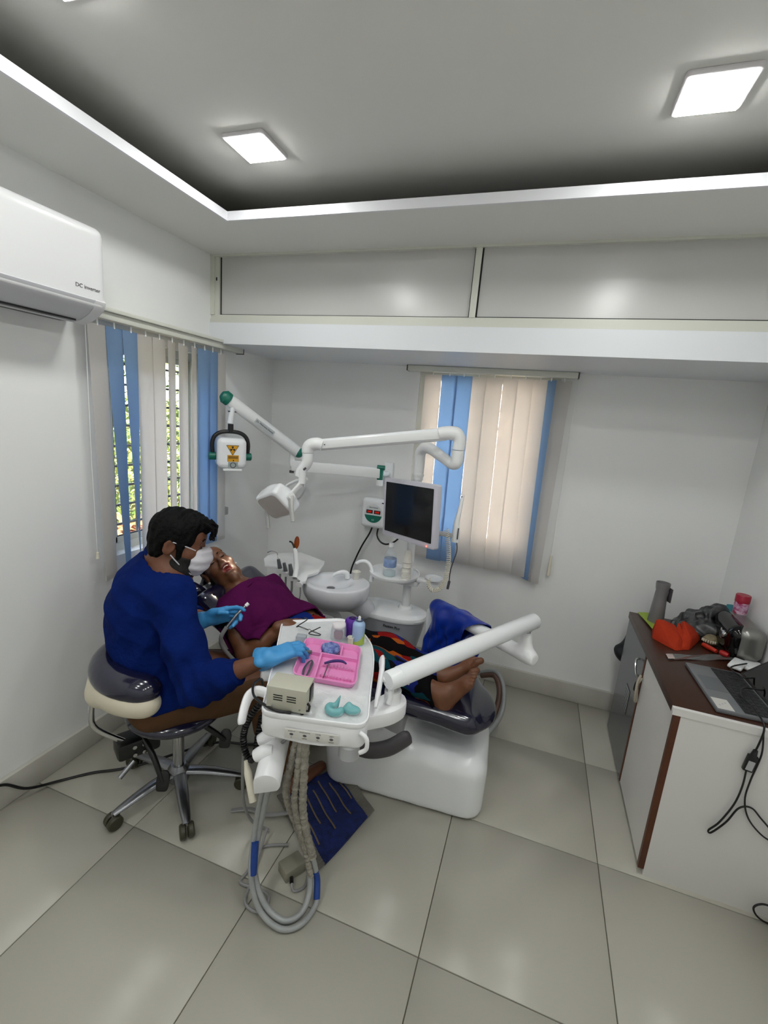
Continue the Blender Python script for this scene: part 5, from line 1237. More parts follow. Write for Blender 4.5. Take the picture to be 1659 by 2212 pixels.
# blouse, bib, trousers
def seg_near2(a, b, r):
    d = b - a; t = np.clip(((X - a.x) * d.x + (Y_ - a.y) * d.y + (Z_ - a.z) * d.z) / d.length_squared, 0, 1)
    return np.sqrt((X - a.x - t * d.x) ** 2 + (Y_ - a.y - t * d.y) ** 2 + (Z_ - a.z - t * d.z) ** 2) - r
bl = v.g - .010
bl = np.maximum(bl, X - 1.06); bl = np.maximum(bl, -((X - .655) * .8 - (Z_ - .84) * .5))
for a_, b_, r_ in ((sN.lerp(eN, .6), eN, .075), (eN, wN, .062), (wN, wN + V((.14, .12, 0)), .075), (sF.lerp(eF, .7), eF, .065), (eF, wF, .055), (wF, wF + V((.16, .07, -.05)), .07)): bl = np.maximum(bl, -seg_near2(a_, b_, r_))
bl = np.maximum(bl, (X - .60) * -.6 + (Z_ - .885) * 1.0)
bmesh_ = v.copy(bl).mesh('blouse', 1)
bo = link('blouse', bmesh_, [mat('black_cloth', '#08080a', .9, spec=.1), mat('royal_blue_cloth', '#0d2468', .9, spec=.1)], pat)
c = centers(bmesh_); mi = (c[:, 0] > .80).astype(np.int32); bmesh_.polygons.foreach_set('material_index', mi)
tp = v.g - .012 - .004 * np.sin(28 * X + 30 * Y_) - .003 * np.sin(45 * X - 20 * Z_)
tp = np.maximum(tp, .97 - X); tp = np.maximum(tp, X - 1.615 + .35 * (Z_ - .55)); tp = np.maximum(tp, .508 - Z_); tp = np.maximum(tp, -seg_near2(wN, wN + V((.12, .1, 0)), .06)); tp = np.maximum(tp, -seg_near2(wF, wF + V((.14, .06, -.03)), .06))
tm = bpy.data.materials.new('floral_print'); tm.use_nodes = True; nt = tm.node_tree; bs = nt.nodes['Principled BSDF']; bs.inputs['Roughness'].default_value = .9; bs.inputs['Specular IOR Level'].default_value = .1
tc = nt.nodes.new('ShaderNodeTexCoord'); mp_ = nt.nodes.new('ShaderNodeMapping'); mp_.inputs['Scale'].default_value = (22, 46, 38); vo = nt.nodes.new('ShaderNodeTexVoronoi'); vo.inputs['Scale'].default_value = 1.0
ns = nt.nodes.new('ShaderNodeTexNoise'); ns.inputs['Scale'].default_value = 9; mx = nt.nodes.new('ShaderNodeMix'); mx.data_type = 'VECTOR'; mx.inputs[0].default_value = .30
rp = nt.nodes.new('ShaderNodeValToRGB'); rp.color_ramp.interpolation = 'CONSTANT'; sepc = nt.nodes.new('ShaderNodeSeparateColor')
cols = ['#0c0709', '#7a1010', '#0b0b0f', '#0a0a0d', '#182468', '#0c3a44', '#9a4a14', '#0a080a']
for i, cc in enumerate(cols):
    e = rp.color_ramp.elements[i] if i < 2 else rp.color_ramp.elements.new(i / len(cols))
    e.position = i / len(cols); e.color = srgb(cc)
nt.links.new(tc.outputs['Object'], mp_.inputs['Vector']); nt.links.new(tc.outputs['Object'], ns.inputs['Vector'])
nt.links.new(mp_.outputs[0], mx.inputs[4]); nt.links.new(ns.outputs['Color'], mx.inputs[5]); nt.links.new(mx.outputs[1], vo.inputs['Vector'])
nt.links.new(vo.outputs['Color'], sepc.inputs[0]); nt.links.new(sepc.outputs[0], rp.inputs[0]); nt.links.new(rp.outputs[0], bs.inputs['Base Color'])
link('trousers', v.copy(tp).mesh('trousers', 1), tm, pat)
MB().tube([eN.lerp(wN, .72) + V((0, 0, 0)) + V((.029 * math.cos(a) * .5, .029 * math.cos(a), .029 * math.sin(a))) for a in np.linspace(0, 2*PI, 21)], .0018, 6, caps=False).build('bracelet', mat('gold', '#9a7430', .3, metal=1), pat)
# purple bib draped over the chest
bb = v.g - .020 - .0045 * np.sin(30 * X + 6 * Y_ + 2 * np.sin(25 * Y_)) * np.clip((X - .6) * 3, 0, 1) - .003 * np.sin(40 * Y_ - 14 * X)
outer = bb.copy(); bb = np.maximum(bb, -(bb + .010))
bb = np.maximum(bb, -((X - .648) * .80 - (Z_ - .855) * .45 - (Y_ + 1.19) * .12)); bb = np.maximum(bb, -(np.sqrt((X - HP.C.x) ** 2 + (Y_ - HP.C.y) ** 2 + (Z_ - HP.C.z) ** 2) - .165)); bb = np.maximum(bb, X - .935 - .25 * (Y_ + 1.15)); bb = np.maximum(bb, -(Y_ + 1.40)); bb = np.maximum(bb, Y_ + .965)
lowside = .615 - .0 * X - Z_; bb = np.maximum(bb, lowside - np.where(Y_ < -1.15, 0, 0))
bb = np.maximum(bb, -seg_near2(eN, wN + V((.12, .08, 0)), .052))
M_bib = mat('purple_cloth', '#541347', .9, spec=.06, noise=(12, '#470e3c', .3), bump=(18, .6))
bib = thing('bib', (.78, -1.16, .80), 'purple cloth bib spread over the reclined woman\'s chest', 'bib')
link('cloth', v.copy(bb).mesh('cloth', 1), M_bib, bib)
cl_ = [nkP + V((.035, 0, .012)) + V((.03 * math.sin(a) * .55 + .02, -.082 * math.cos(a), .052 * math.sin(a))) for a in np.linspace(-.5, PI + .5, 18)]
MB().tube(cl_, [.010 + .004 * math.sin(i * 1.3) for i in range(18)], 10, flat=(1.6, .8)).build('rolled_collar', M_bib, bib)
# ================================================================== desk by the right wall
M_brown = mat('dark_walnut_laminate', '#3c2113', .35, noise=(9, '#33190d', .3))
M_brown2 = mat('brown_edge_band', '#5a2c12', .4, noise=(16, '#482310', .3))
M_wlam = mat('white_laminate', '#dad8d5', .35, noise=(5, '#d5d3d0', .3))
M_glam = mat('grey_gloss_laminate', '#53555b', .18, spec=.5)
dk = thing('desk', (2.74, -.69, 0), 'desk with dark walnut top, white end panel and grey cupboard door', 'desk')
MB().span((2.505, -1.155, .715), (2.98, -.215, .75), .002).build('desktop', M_brown, dk)
MB().span((2.53, -1.168, 0), (2.98, -1.15, .748)).build('end_panel', M_wlam, dk, smooth=False)
MB().span((2.500, -1.172, .722), (2.98, -1.1555, .7505)).build('end_cap', M_wlam, dk, smooth=False)
MB().span((2.508, -1.169, .03), (2.5295, -1.151, .721)).build('corner_strip', M_brown2, dk, smooth=False)
MB().span((2.535, -1.149, .045), (2.98, -.23, .714)).build('carcass', M_brown, dk, smooth=False)
MB().span((2.55, -1.14, 0), (2.98, -.24, .045)).build('plinth', M_blackp, dk, smooth=False)
MB().span((2.512, -1.150, .03), (2.534, -.690, .712)).build('white_door', M_wlam, dk, smooth=False)
MB().span((2.508, -.688, .03), (2.534, -.672, .712)).build('divider_strip', M_brown2, dk, smooth=False)
gdoor = MB().span((2.510, -.670, .03), (2.534, -.225, .712)).build('grey_door', M_glam, dk, smooth=False)
MB().tube([(2.509, -.60, .655), (2.492, -.605, .65), (2.489, -.625, .62), (2.494, -.64, .59), (2.509, -.64, .585)], .005, 8, smooth=4).build('pull_handle', M_chrome, gdoor)
MB().tube([(2.509, -.645, .565), (2.498, -.655, .55), (2.498, -.65, .515), (2.508, -.64, .505)], .005, 8, smooth=4).build('lock_hasp', M_blackp, gdoor)
stk = MB().span((2.5085, -.545, .31), (2.5099, -.455, .44)).build('door_sticker', M_blackp, gdoor, smooth=False)
MB().span((2.5078, -.541, .315), (2.5085, -.459, .435)).build('sticker_face', mat('sticker_grey', '#8a8e90', .4), stk, smooth=False)
for k in range(6): MB().span((2.5072, -.535, .325 + .018 * k), (2.5078, -.465, .331 + .018 * k)).build('printed_line', M_blackp, stk, smooth=False)
cr_ = thing('door_cord', (2.495, -.72, .55), 'loop of beige cord hooked on the white cupboard door', 'cord')
MB().tube([(2.50, -.70, .62), (2.488, -.715, .59), (2.485, -.73, .55), (2.49, -.725, .50), (2.50, -.71, .49), (2.50, -.70, .52), (2.492, -.705, .57), (2.505, -.71, .61)], .0055, 8, smooth=6).build('cord', mat('beige_cord', '#a39b8a', .8), cr_)
v = Vol((2.38, -.25, .30), (2.72, -.005, .74), .008)
v.cone((2.585, -.19, .725), (2.575, -.15, .60), .018, .025, k=.03); v.cone((2.575, -.15, .60), (2.552, -.13, .47), .025, .052, k=.05); v.cone((2.552, -.12, .47), (2.61, -.11, .41), .052, .05, k=.04)
x, y, z = v.xyz(); v.g = v.g + .006 * np.sin(50 * x + 40 * z)
tag(link('hanging_bag', v.mesh('hanging_bag', 1), mat('black_nylon', '#12131a', .6)), 'black bag wedged between the desk and back wall', 'bag')

# ---- things on the desk
DZ = .7502
va = thing('frosted_vase', (2.615, -.315, DZ), 'tall frosted grey conical jar with a collar rim', 'jar')
MB().lathe([(0, 0), (.037, 0), (.039, .004), (.032, .12), (.0285, .185), (.0315, .195), (.034, .215), (.034, .228), (.031, .228), (.030, .20), (.026, .185), (.03, .12), (.035, .006), (0, .006)], (2.612, -.318, DZ), 28).build('jar_body', mat('frosted_grey', '#8b8889', .35, trans=.25), va)
MB().box((2.648, -.335, DZ + .17), (.004, .03, .075), rotz(.3), .001).build('clip_strip', M_dgrey, va)
tag(MB().grid(lambda u, w: V((2.545 + .10 * u + .03 * w, -.215 - .24 * w + .02 * u, DZ + .003 + .006 * math.sin(3 * u + 2 * w))), 8, 10, .001).build('green_paper', mat('lime_paper', '#8fa53a', .7)), 'lime green sheet of paper under the frosted jar', 'paper')
def hull(pts, bev=.006, sub=1):
    bm = bmesh.new()
    for p in pts: bm.verts.new(p)
    r = bmesh.ops.convex_hull(bm, input=list(bm.verts)); bmesh.ops.delete(bm, geom=[q for q in r['geom_interior'] if isinstance(q, bmesh.types.BMVert)], context='VERTS')
    bmesh.ops.bevel(bm, geom=list(bm.edges), offset=bev, segments=2, affect='EDGES', profile=.6)
    bm.verts.ensure_lookup_table(); bm.verts.index_update(); mb = MB().add([q.co.copy() for q in bm.verts], [[w.index for w in f.verts] for f in bm.faces]); bm.free(); return mb
oc = thing('orange_cloth', (2.66, -.52, DZ), 'folded orange-red cloth bag beside the frosted jar', 'bag')
M_oc = mat('orange_red_fabric', '#a8331b', .85, spec=.15, bump=(40, .4))
hull([(2.552, -.545, DZ), (2.63, -.645, DZ), (2.69, -.60, DZ), (2.66, -.42, DZ), (2.575, -.43, DZ), (2.565, -.505, .842), (2.60, -.49, .838), (2.655, -.49, .822), (2.66, -.56, .80), (2.572, -.55, .79)]).build('front_fold', M_oc, oc, ang=25)
hull([(2.655, -.62, DZ), (2.70, -.60, DZ), (2.81, -.41, DZ + .004), (2.75, -.39, DZ), (2.66, -.43, DZ), (2.685, -.475, .815), (2.692, -.462, .846), (2.705, -.47, .80), (2.79, -.425, .785), (2.71, -.56, .795)]).build('side_fold', M_oc, oc, ang=25)
hull([(2.66, -.60, .755), (2.69, -.59, .76), (2.66, -.50, .835), (2.668, -.49, .842), (2.675, -.50, .83), (2.65, -.52, .79)], .003).build('crease_fold', M_oc, oc, ang=25)
v = Vol((2.66, -.55, .74), (2.975, -.2, .97), .005)
v.cone((2.72, -.40, .77), (2.84, -.42, .80), .045, .055, k=.03); v.cone((2.78, -.34, .80), (2.86, -.34, .875), .055, .04, k=.03); v.cone((2.84, -.36, .86), (2.90, -.34, .89), .04, .03, k=.02); v.cone((2.70, -.36, .78), (2.75, -.33, .84), .03, .02, k=.02)
v.ell((2.79, -.37, .85), (.022, .03, .018), k=.01, op='sub'); v.ell((2.85, -.41, .86), (.02, .03, .014), k=.01, op='sub')
x, y, z = v.xyz(); v.g = np.maximum(v.g + .007 * np.sin(75 * x + 40 * z + 4 * np.sin(40 * y)) * np.sin(66 * y - 50 * z), DZ - z)
tag(link('black_polybag', v.mesh('black_polybag', 0), mat('black_polythene', '#17181a', .3, noise=(30, '#4a4b4b', .12))), 'crumpled black and grey polythene bag on the desk', 'bag')
tag(MB().grid(lambda u, w: V((2.895 + .05 * u, -.375 + .03 * w - .02 * u, .865 + .03 * math.sin(1.2 * u + w) + .04 * w)), 8, 8, .002).build('teal_cloth', mat('teal_fabric', '#2f7480', .8)), 'small teal cloth scrap on top of the black polythene bag', 'cloth')
to = thing('toaster', (2.92, -.50, DZ), 'silver toaster with a glossy black rounded front and chrome knob', 'toaster')
v = Vol((2.82, -.68, .74), (3.0, -.3, .95), .005)
v.rbox((2.922, -.50, .835), (.058, .135, .08), .045, None); x, y, z = v.xyz(); v.g = np.maximum(v.g, x - 2.972)
link('body', v.mesh('body', 1), mat('silver_steel', '#8d8c88', .3, metal=.7), to)
v = Vol((2.82, -.68, .74), (2.92, -.3, .95), .005)
v.rbox((2.89, -.49, .833), (.055, .132, .079), .05, None); x, y, z = v.xyz(); v.g = np.maximum(v.g, x - 2.90)
link('front_panel', v.mesh('front_panel', 1), mat('gloss_black', '#080808', .08), to)
MB().cyl((2.842, -.55, .845), (2.822, -.55, .845), .020, 20, bev=.003).build('knob', M_chrome, to)
MB().box((2.836, -.515, .845), (.006, .012, .035), None, .002).build('lever', M_lgrey, to)
cn = thing('pink_canister', (2.935, -.40, .915), 'magenta canister with a patterned white label on the toaster', 'canister')
MB().lathe([(0, 0), (.028, 0), (.029, .003), (.029, .06), (.0, .06)], (2.932, -.405, .913), 24).build('can_body', mat('magenta_print', '#a51648', .35, noise=(40, '#d8b7cc', .06)), cn)
MB().lathe([(.0293, .018), (.0296, .02), (.0296, .05), (.0293, .052)], (2.932, -.405, .913), 24).build('label', mat('pink_label', '#c7a3bd', .4, noise=(55, '#a03a6e', .12)), cn)
MB().lathe([(0, .06), (.031, .06), (.031, .092), (.029, .096), (0, .096)], (2.932, -.405, .913), 24).build('lid', mat('crimson_lid', '#9c0e2e', .35), cn)
dm = thing('dental_cast', (2.865, -.485, DZ), 'yellowish plaster dental cast with a row of white teeth', 'dental model')
v = Vol((2.74, -.56, .74), (2.89, -.40, .83), .003)
dc = V((2.815, -.478, .772)); v.ell(dc, (.034, .028, .020), rotz(-.6), k=.01); v.ell(dc + V((.008, .01, .012)), (.026, .022, .018), rotz(-.6), k=.01); x, y, z = v.xyz(); v.g = np.maximum(v.g, DZ - z)
link('cast_base', v.mesh('cast_base', 1), mat('plaster_yellow', '#8d8062', .6, noise=(80, '#6b604a', .2)), dm)
for k in range(7):
    a = math.radians(195 + 16 * k); MB().box(dc + V((.036 * math.cos(a), .031 * math.sin(a), .004)), (.007, .006, .013), rotz(a), .002).build('tooth', M_tooth, dm)
for k, (a, b, r, colr, lab) in enumerate((((2.775, -.52, .763), (2.815, -.575, .762), .010, '#b32a12', 'orange-red plastic handle lying by the dental cast'), ((2.83, -.575, .764), (2.855, -.60, .764), .012, '#a51616', 'red plastic cap lying in front of the toaster'))):
    tag(MB().tube([a, V(a).lerp(V(b), .5), b], [r, r * 1.15, r * .9], 12).build('plastic_tool', mat('red_plastic_%s' % colr[1:], colr, .4)), lab, 'tool')
sp_ = thing('clear_sleeve', (2.74, -.66, DZ), 'clear plastic instrument sleeve lying across the desk', 'sleeve')
MB().grid(lambda u, w: V((2.575 + .30 * u, -.712 + .15 * u - .05 * w, DZ + .003 + .003 * math.sin(11 * u + 5 * w))), 20, 6, .001).build('film', mat('grey_film', '#9a9a98', .15, trans=.6, alpha=.8), sp_)
MB().grid(lambda u, w: V((2.575 + .03 * u, -.712 + .015 * u - .05 * w, DZ + .006 + .002 * math.sin(20 * w))), 3, 6, .001).build('paper_end', mat('pale_pink_paper', '#b8a8a4', .7), sp_)
for k, (c, a, lab) in enumerate(((V((2.862, -.682, DZ + .016)), -.55, 'white smartphone-size charger lying nearest the laptop'), (V((2.918, -.652, DZ + .011)), -.62, 'white charger lying nearer the toaster'))):
    ph = tag(MB().box(c, (.052, .115, .014), rotz(a), .005, 3).build('white_charger', M_white2), lab, 'charger', 'white chargers on the desk')
    MB().box(c + rotz(a) @ V((0, -.035, .0072)), (.012, .003, .0006), rotz(a)).build('mark', M_lgrey, ph, smooth=False)
# laptop
lt = thing('laptop', (2.74, -.95, DZ), 'open grey laptop with a white sticker on the palm rest', 'laptop')
la = .03; lc_ = V((2.742, -.952, DZ + .009)); LRm = rotz(la)
M_lapt = mat('laptop_grey', '#6f7174', .4, noise=(7, '#66686b', .3))
MB().box(lc_, (.205, .355, .016), LRm, .004).build('base', M_lapt, lt)
MB().box(lc_ + LRm @ V((-.052, .02, .0082)), (.075, .11, .0008), LRm).build('touchpad', mat('touchpad_grey', '#5f6266', .35), lt, smooth=False)
kb = MB().box(lc_ + LRm @ V((.042, 0, .0082)), (.105, .335, .0008), LRm).build('keyboard_deck', mat('key_deck', '#2c2d30', .5), lt, smooth=False)
me = None
for i in range(5):
    for j in range(15):
        if me is None:
            me = MB().box((0, 0, 0), (.0155, .0175, .002), LRm, .001, 1).mesh('key'); me.materials.append(mat('key_black', '#17181a', .45))
        o = bpy.data.objects.new('key', me); COL.objects.link(o); o.parent = kb; o.location = lc_ + LRm @ V((.0 + .0205 * i, -.154 + .022 * j, .0098))
st_ = MB().box(lc_ + LRm @ V((-.070, -.135, .0085)), (.054, .075, .0008), LRm).build('white_sticker', mat('sticker_white', '#c5c4bf', .5), lt, smooth=False)
for k in range(3): MB().box(lc_ + LRm @ V((-.070 + .012 * (k - 1), -.135 + .01 * (k - 1), .0091)), (.006, .006, .0004), LRm).build('print_mark', M_lgrey, st_, smooth=False)
hn = lc_ + LRm @ V((.1045, 0, .004)); RSc = LRm @ Matrix.Rotation(-math.radians(43), 3, 'Y')
MB().box(hn + RSc @ V((.088, 0, .0)), (.175, .352, .007), RSc, .003).build('screen_lid', M_blackp, lt)
MB().box(hn + RSc @ V((.088, 0, .0038)), (.155, .33, .0008), RSc).build('screen', M_scr, lt, smooth=False)
# cables of the desk
cb = thing('laptop_cable', (2.77, -1.18, .6), 'black cable with a plug joint dangling down the desk end', 'cable')
MB().tube([(2.885, -.70, .785), (2.80, -.78, .785), (2.815, -.86, .788), (2.87, -.84, .787), (2.86, -.93, .787), (2.79, -.95, .786), (2.755, -1.02, .786), (2.765, -1.10, .786), (2.772, -1.165, .775), (2.774, -1.182, .75), (2.770, -1.183, .70), (2.766, -1.183, .67)], .0032, 8, smooth=7).build('top_cable', M_blackp, cb)
MB().tube([(2.766, -1.184, .672), (2.763, -1.184, .645)], [.007, .011], 10).build('plug', M_blackp, cb)
MB().box((2.760, -1.184, .618), (.032, .016, .065), Matrix.Rotation(.12, 3, 'Y'), .004).build('adapter', M_blackp, cb)
MB().box((2.759, -1.193, .612), (.020, .002, .036), Matrix.Rotation(.12, 3, 'Y')).build('adapter_label', M_lgrey, cb, smooth=False)
MB().tube([(2.755, -1.184, .588), (2.757, -1.184, .52), (2.748, -1.184, .44), (2.72, -1.184, .35), (2.695, -1.184, .305), (2.705, -1.184, .298), (2.74, -1.184, .36), (2.765, -1.184, .43), (2.80, -1.184, .445), (2.84, -1.184, .41), (2.90, -1.184, .36), (2.98, -1.184, .33)], .0032, 8, smooth=7).build('lower_cable', M_blackp, cb)
MB().tube([(2.775, -1.182, .74), (2.785, -1.184, .66), (2.775, -1.184, .55), (2.775, -1.184, .47), (2.80, -1.184, .40), (2.85, -1.184, .35), (2.90, -1.184, .33)], .0030, 8, smooth=7).build('second_cable', M_blackp, cb)
tag(MB().tube([(2.983, -1.19, .004), (2.93, -1.195, .008), (2.895, -1.20, .03), (2.885, -1.195, .055), (2.91, -1.19, .075), (2.95, -1.19, .075), (2.98, -1.188, .06)], .0035, 8, smooth=6).build('loop_cable', M_blackp), 'loop of black cable at the foot of the desk end panel', 'cable')
# ================================================================== blinds, air conditioner, outside
def slat_mat(name, col, tr):
    m = bpy.data.materials.new(name); m.use_nodes = True; nt = m.node_tree; nt.nodes.remove(nt.nodes['Principled BSDF'])
    out = nt.nodes['Material Output']; d = nt.nodes.new('ShaderNodeBsdfDiffuse'); t = nt.nodes.new('ShaderNodeBsdfTranslucent'); mx = nt.nodes.new('ShaderNodeMixShader')
    d.inputs[0].default_value = srgb(col); t.inputs[0].default_value = srgb(col); mx.inputs[0].default_value = tr
    tc = nt.nodes.new('ShaderNodeTexCoord'); w = nt.nodes.new('ShaderNodeTexWave'); w.inputs['Scale'].default_value = 220; w.bands_direction = 'Z'
    bp = nt.nodes.new('ShaderNodeBump'); bp.inputs['Strength'].default_value = .08; nt.links.new(tc.outputs['Object'], w.inputs['Vector']); nt.links.new(w.outputs['Fac'], bp.inputs['Height']); nt.links.new(bp.outputs[0], d.inputs['Normal'])
    nt.links.new(d.outputs[0], mx.inputs[1]); nt.links.new(t.outputs[0], mx.inputs[2]); nt.links.new(mx.outputs[0], out.inputs[0]); return m
M_sw = slat_mat('slat_white_fabric', '#e2dfdc', .6); M_sb = slat_mat('slat_blue_fabric', '#a2bedd', .6)
def slat(axis, u, a0, a1, z0, z1, m, parent, w=.089, sway=0.):
    """one hanging strip; u its place along the rail, a0/a1 turn at top/bottom"""
    def fn(s, t):
        a = a0 + (a1 - a0) * t; q = (s - .5) * w; uu = u + q * math.cos(a) + sway * t; dd = .055 + q * math.sin(a) + .004 * math.cos(PI * (s - .5))
        z = z1 + (z0 - z1) * t
        return (dd, uu, z) if axis == 'x' else (uu, -dd, z)
    o = MB().grid(fn, 4, 14, .0012).build('slat', m, parent)
    f = lambda s, t: fn(s, 1 - .025 * (1 - t)) if True else 0
    def wt(s, t):
        p = V(fn(s, 1)); return p + V((0, 0, .001 + .022 * t)) + (V((.0016, 0, 0)) if axis == 'x' else V((0, -.0016, 0)))
    MB().grid(wt, 3, 2, .0045).build('bottom_weight', M_sw if m is M_sw else m, o)
    top = V(fn(.5, 0)); MB().tube([top + V((0, 0, -.006)), top + V((0, 0, .022))], .004, 6).build('carrier', M_white2, o)
b1 = thing('vertical_blind', (.06, -.97, 2.02), 'vertical blind with white and blue strips on the left window', 'blind')
MB().span((.03, -1.475, 2.018), (.085, -.465, 2.05), .003).build('headrail', M_alu, b1)
MB().span((.0, -1.46, 2.05), (.10, -.47, 2.066), .002).build('valance', M_alu, b1)
for y_ in (-1.477, -.463): MB().span((.03, y_ - .004, 2.014), (.085, y_ + .004, 2.052)).build('rail_cap', M_dgrey, b1, smooth=False)
for u, a0, a1, m, zb, sw in ((-1.434, .0, -.35, M_sw, .85, .02), (-1.352, -.05, -.62, M_sb, .86, .035), (-1.266, -.05, -.85, M_sb, .90, .02), (-1.184, .0, .05, M_sw, .86, 0), (-1.100, -.12, -.10, M_sw, .86, 0), (-1.018, -.38, -.42, M_sw, .86, 0), (-.938, -.22, -.22, M_sw, .86, 0), (-.858, -.45, -.45, M_sw, .86, .0), (-.780, .1, .1, M_sb, .86, .0), (-.715, .1, .1, M_sb, .86, .0), (-.645, .1, .2, M_sw, .86, .0)):
    slat('x', u, a0, a1, zb, 1.995, m, b1, sway=sw)
MB().tube([(.05, -1.482, 2.015), (.045, -1.480, 1.4), (.04, -1.47, .99)], .0014, 6).build('pull_cord', M_white2, b1)
MB().tube([(.04, -1.47, .99), (.04, -1.469, .96)], [.006, .009], 10).build('cord_weight', M_cream, b1)
b2 = thing('vertical_blind', (1.54, -.06, 2.04), 'backlit vertical blind with cream and blue strips on the back window', 'blind')
MB().span((1.035, -.085, 2.010), (2.045, -.03, 2.0435), .003).build('headrail', M_alu, b2)
for x_ in (1.033, 2.047): MB().span((x_ - .004, -.085, 2.01), (x_ + .004, -.03, 2.0435)).build('rail_cap', M_dgrey, b2, smooth=False)
for u, a0, a1, m, zb, sw, w in ((1.20, .1, .1, M_sw, .80, .02, .11), (1.305, .05, .05, M_sb, .795, .02, .10), (1.395, .05, .05, M_sb, .80, .02, .105), (1.487, .15, .1, M_sw, .80, .03, .089), (1.58, .1, .1, M_sw, .80, .03, .10), (1.675, .15, .1, M_sw, .795, .03, .089), (1.76, .15, .1, M_sw, .80, .03, .092), (1.845, .4, .3, M_sw, .79, .03, .089), (1.905, .9, .9, M_sb, .78, .01, .089), (1.975, .35, .45, M_sw, .765, -.01, .092)):
    slat('y', u, a0, a1, zb, 1.995, m, b2, w=w, sway=sw)
MB().tube([(2.05, -.04, 2.01), (2.055, -.03, 1.4), (2.06, -.03, .95)], .0014, 6).build('pull_cord', M_white2, b2)
MB().tube([(2.06, -.03, .95), (2.06, -.03, .82)], [.007, .011], 10).build('cord_weight', M_cream, b2)

ac = thing('air_conditioner', (0, -1.95, 2.14), 'white split air conditioner on the left wall above the window', 'air conditioner')
v = Vol((-.02, -2.45, 1.92), (.26, -1.48, 2.36), .008)
v.rbox((.095, -1.965, 2.15), (.125, .45, .165), .03, None, k=.01); x, y, z = v.xyz()
v.g = np.maximum(v.g, .003 - x); v.g = np.maximum(v.g, (x * .55 + (2.055 - z) - .145) * .85)
M_ac = mat('ac_white', '#d9d9da', .35)
link('casing', v.mesh('casing', 1), M_ac, ac)
PR = [(.212, 2.062), (.224, 2.052), (.216, 2.03), (.188, 2.005), (.145, 1.983), (.10, 1.972), (.10, 1.980), (.14, 1.991), (.18, 2.012), (.206, 2.035)]
n = len(PR); vs = [(x_, y_, z_) for y_ in (-2.40, -1.575) for x_, z_ in PR]; MB().add(vs, [tuple(range(n - 1, -1, -1)), tuple(range(n, 2 * n))] + [(k, (k + 1) % n, n + (k + 1) % n, n + k) for k in range(n)]).build('air_flap', mat('ac_flap', '#c4c4c9', .35), ac, ang=30, fix=True)
vs = [(x_, y_, z_) for y_ in (-1.572, -1.528) for x_, z_ in PR]; MB().add(vs, [tuple(range(n - 1, -1, -1)), tuple(range(n, 2 * n))] + [(k, (k + 1) % n, n + (k + 1) % n, n + k) for k in range(n)]).build('end_cap', M_ac, ac, ang=30, fix=True)
MB().span((.05, -2.40, 1.975), (.14, -1.59, 1.983)).build('outlet_gap', M_blackp, ac, smooth=False)
RYZ = Matrix(((0, 0, 1), (1, 0, 0), (0, 1, 0)))
MB().text('DC inverter', .020, (.2205, -1.598, 2.09), RYZ).build('lettering', M_dgrey, ac, smooth=False)
sk = thing('wall_socket', (0, -.55, 1.0), 'small grey socket box on the left wall behind the dentist', 'socket')
MB().span((0, -.60, 1.0), (.03, -.52, 1.05), .005).build('box', mat('socket_grey', '#9c9c9f', .4), sk)
MB().tube([(.015, -.56, 1.05), (.012, -.56, 1.5), (.012, -.56, 2.04)], .006, 8).build('conduit', M_wall, sk)

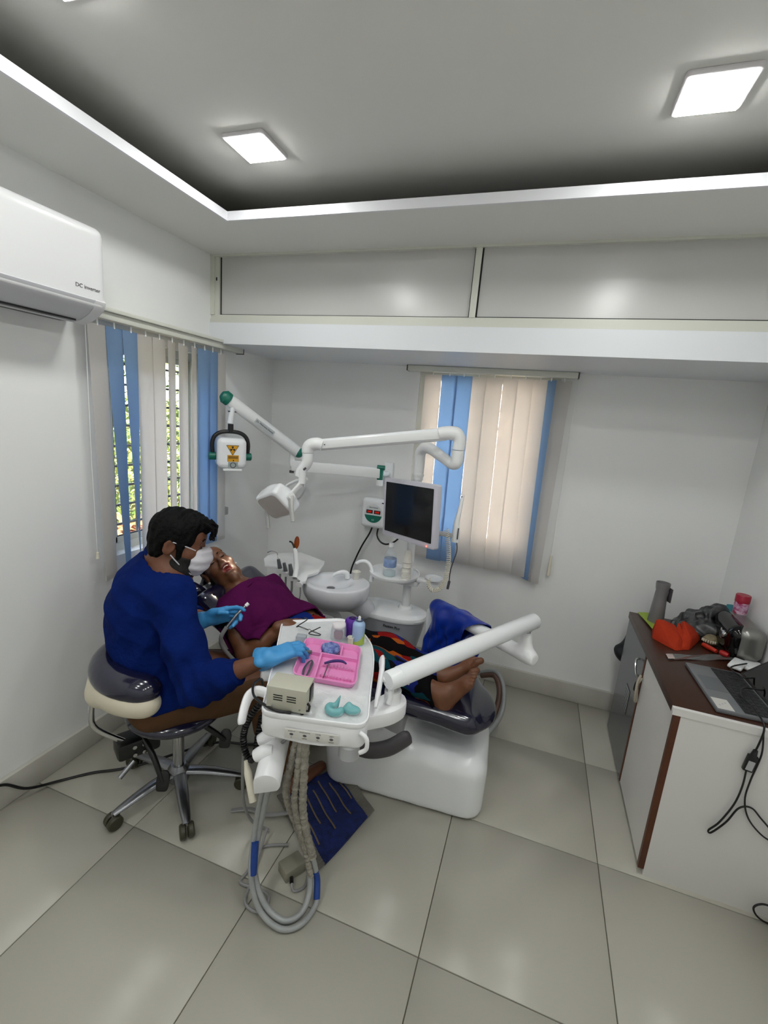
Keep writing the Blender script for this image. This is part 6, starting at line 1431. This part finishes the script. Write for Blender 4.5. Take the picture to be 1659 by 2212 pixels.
# ---- outside
struct(MB().span((-12, -10, -.6), (-.25, 12, -.5)).build('ground', mat('garden_soil', '#6e5238', .95, noise=(1.5, '#56602c', .2)), smooth=False))
nb = thing('neighbour_house', (1.5, 2.7, -.5), 'sunlit cream rendered house wall outside the back window', 'building')
MB().span((-1.5, 2.7, -.5), (5.5, 3.0, 6)).build('wall', mat('cream_render', '#ecdccf', .9, noise=(2, '#e3d0c0', .3)), nb, smooth=False)
MB().span((-1.5, 2.62, -.5), (5.5, 2.70, .1)).build('plinth', mat('grey_plinth', '#8f857c', .9), nb, smooth=False)
nb2 = thing('boundary_building', (-6, -1, -.5), 'pale building beyond the garden outside the left window', 'building')
MB().span((-7.2, -6, -.5), (-6.2, 4, 4.5)).build('wall', mat('pale_render', '#8d857a', .9), nb2, smooth=False)
for k in range(4): MB().span((-6.2, -4.6 + 2.1 * k, 1.2), (-6.15, -3.6 + 2.1 * k, 2.4)).build('window', M_scr, nb2, smooth=False)
M_leaf = [mat('leaf_green', '#3d5a18', .6, noise=(6, '#8a9440', .2)), mat('leaf_yellow', '#8a7c34', .6, noise=(6, '#5a6a22', .25)), mat('leaf_dry', '#7d4326', .7, noise=(6, '#a06a40', .25))]
rg = random.Random(11)
for k, (cx, cy, cz, rx, rz, mi_, lab) in enumerate(((-2.5, 1.35, .75, .75, 1.0, 0, 'tall green leafy shrub in the garden outside the left window'), (-3.2, 2.5, .6, .9, 1.1, 1, 'yellowish shrub further along the garden'), (-1.9, .55, -.05, .6, .5, 2, 'dry reddish low bush under the left window'), (-4.2, 2.2, 2.0, 1.5, 1.3, 0, 'crown of a taller tree behind the shrubs'))):
    sb = thing('shrub', (cx, cy, -.5), lab, 'shrub'); mb = MB()
    for _ in range(1500):
        a, b, r = rg.uniform(0, 2 * PI), math.acos(rg.uniform(-1, 1)), rg.uniform(.45, 1) ** .5
        p = V((cx + rx * r * math.sin(b) * math.cos(a), cy + rx * r * math.sin(b) * math.sin(a), cz + rz * r * math.cos(b)))
        d = V((rg.uniform(-1, 1), rg.uniform(-1, 1), rg.uniform(-.8, .6))).normalized(); s_ = d.cross(V((rg.uniform(-1, 1), rg.uniform(-1, 1), 1))).normalized(); L = rg.uniform(.08, .22)
        mb.add([p, p + d * L * .5 + s_ * L * .16, p + d * L - V((0, 0, L * .2)), p + d * L * .5 - s_ * L * .16], [(0, 1, 2, 3)])
    f_ = mb.build('foliage', M_leaf[mi_], sb, smooth=False); f_['kind'] = 'stuff'
    MB().tube([(cx, cy, -.5), (cx + .05, cy, cz)], [.05, .02], 8).build('stem', mat('bark', '#4c3a2a', .9), sb)
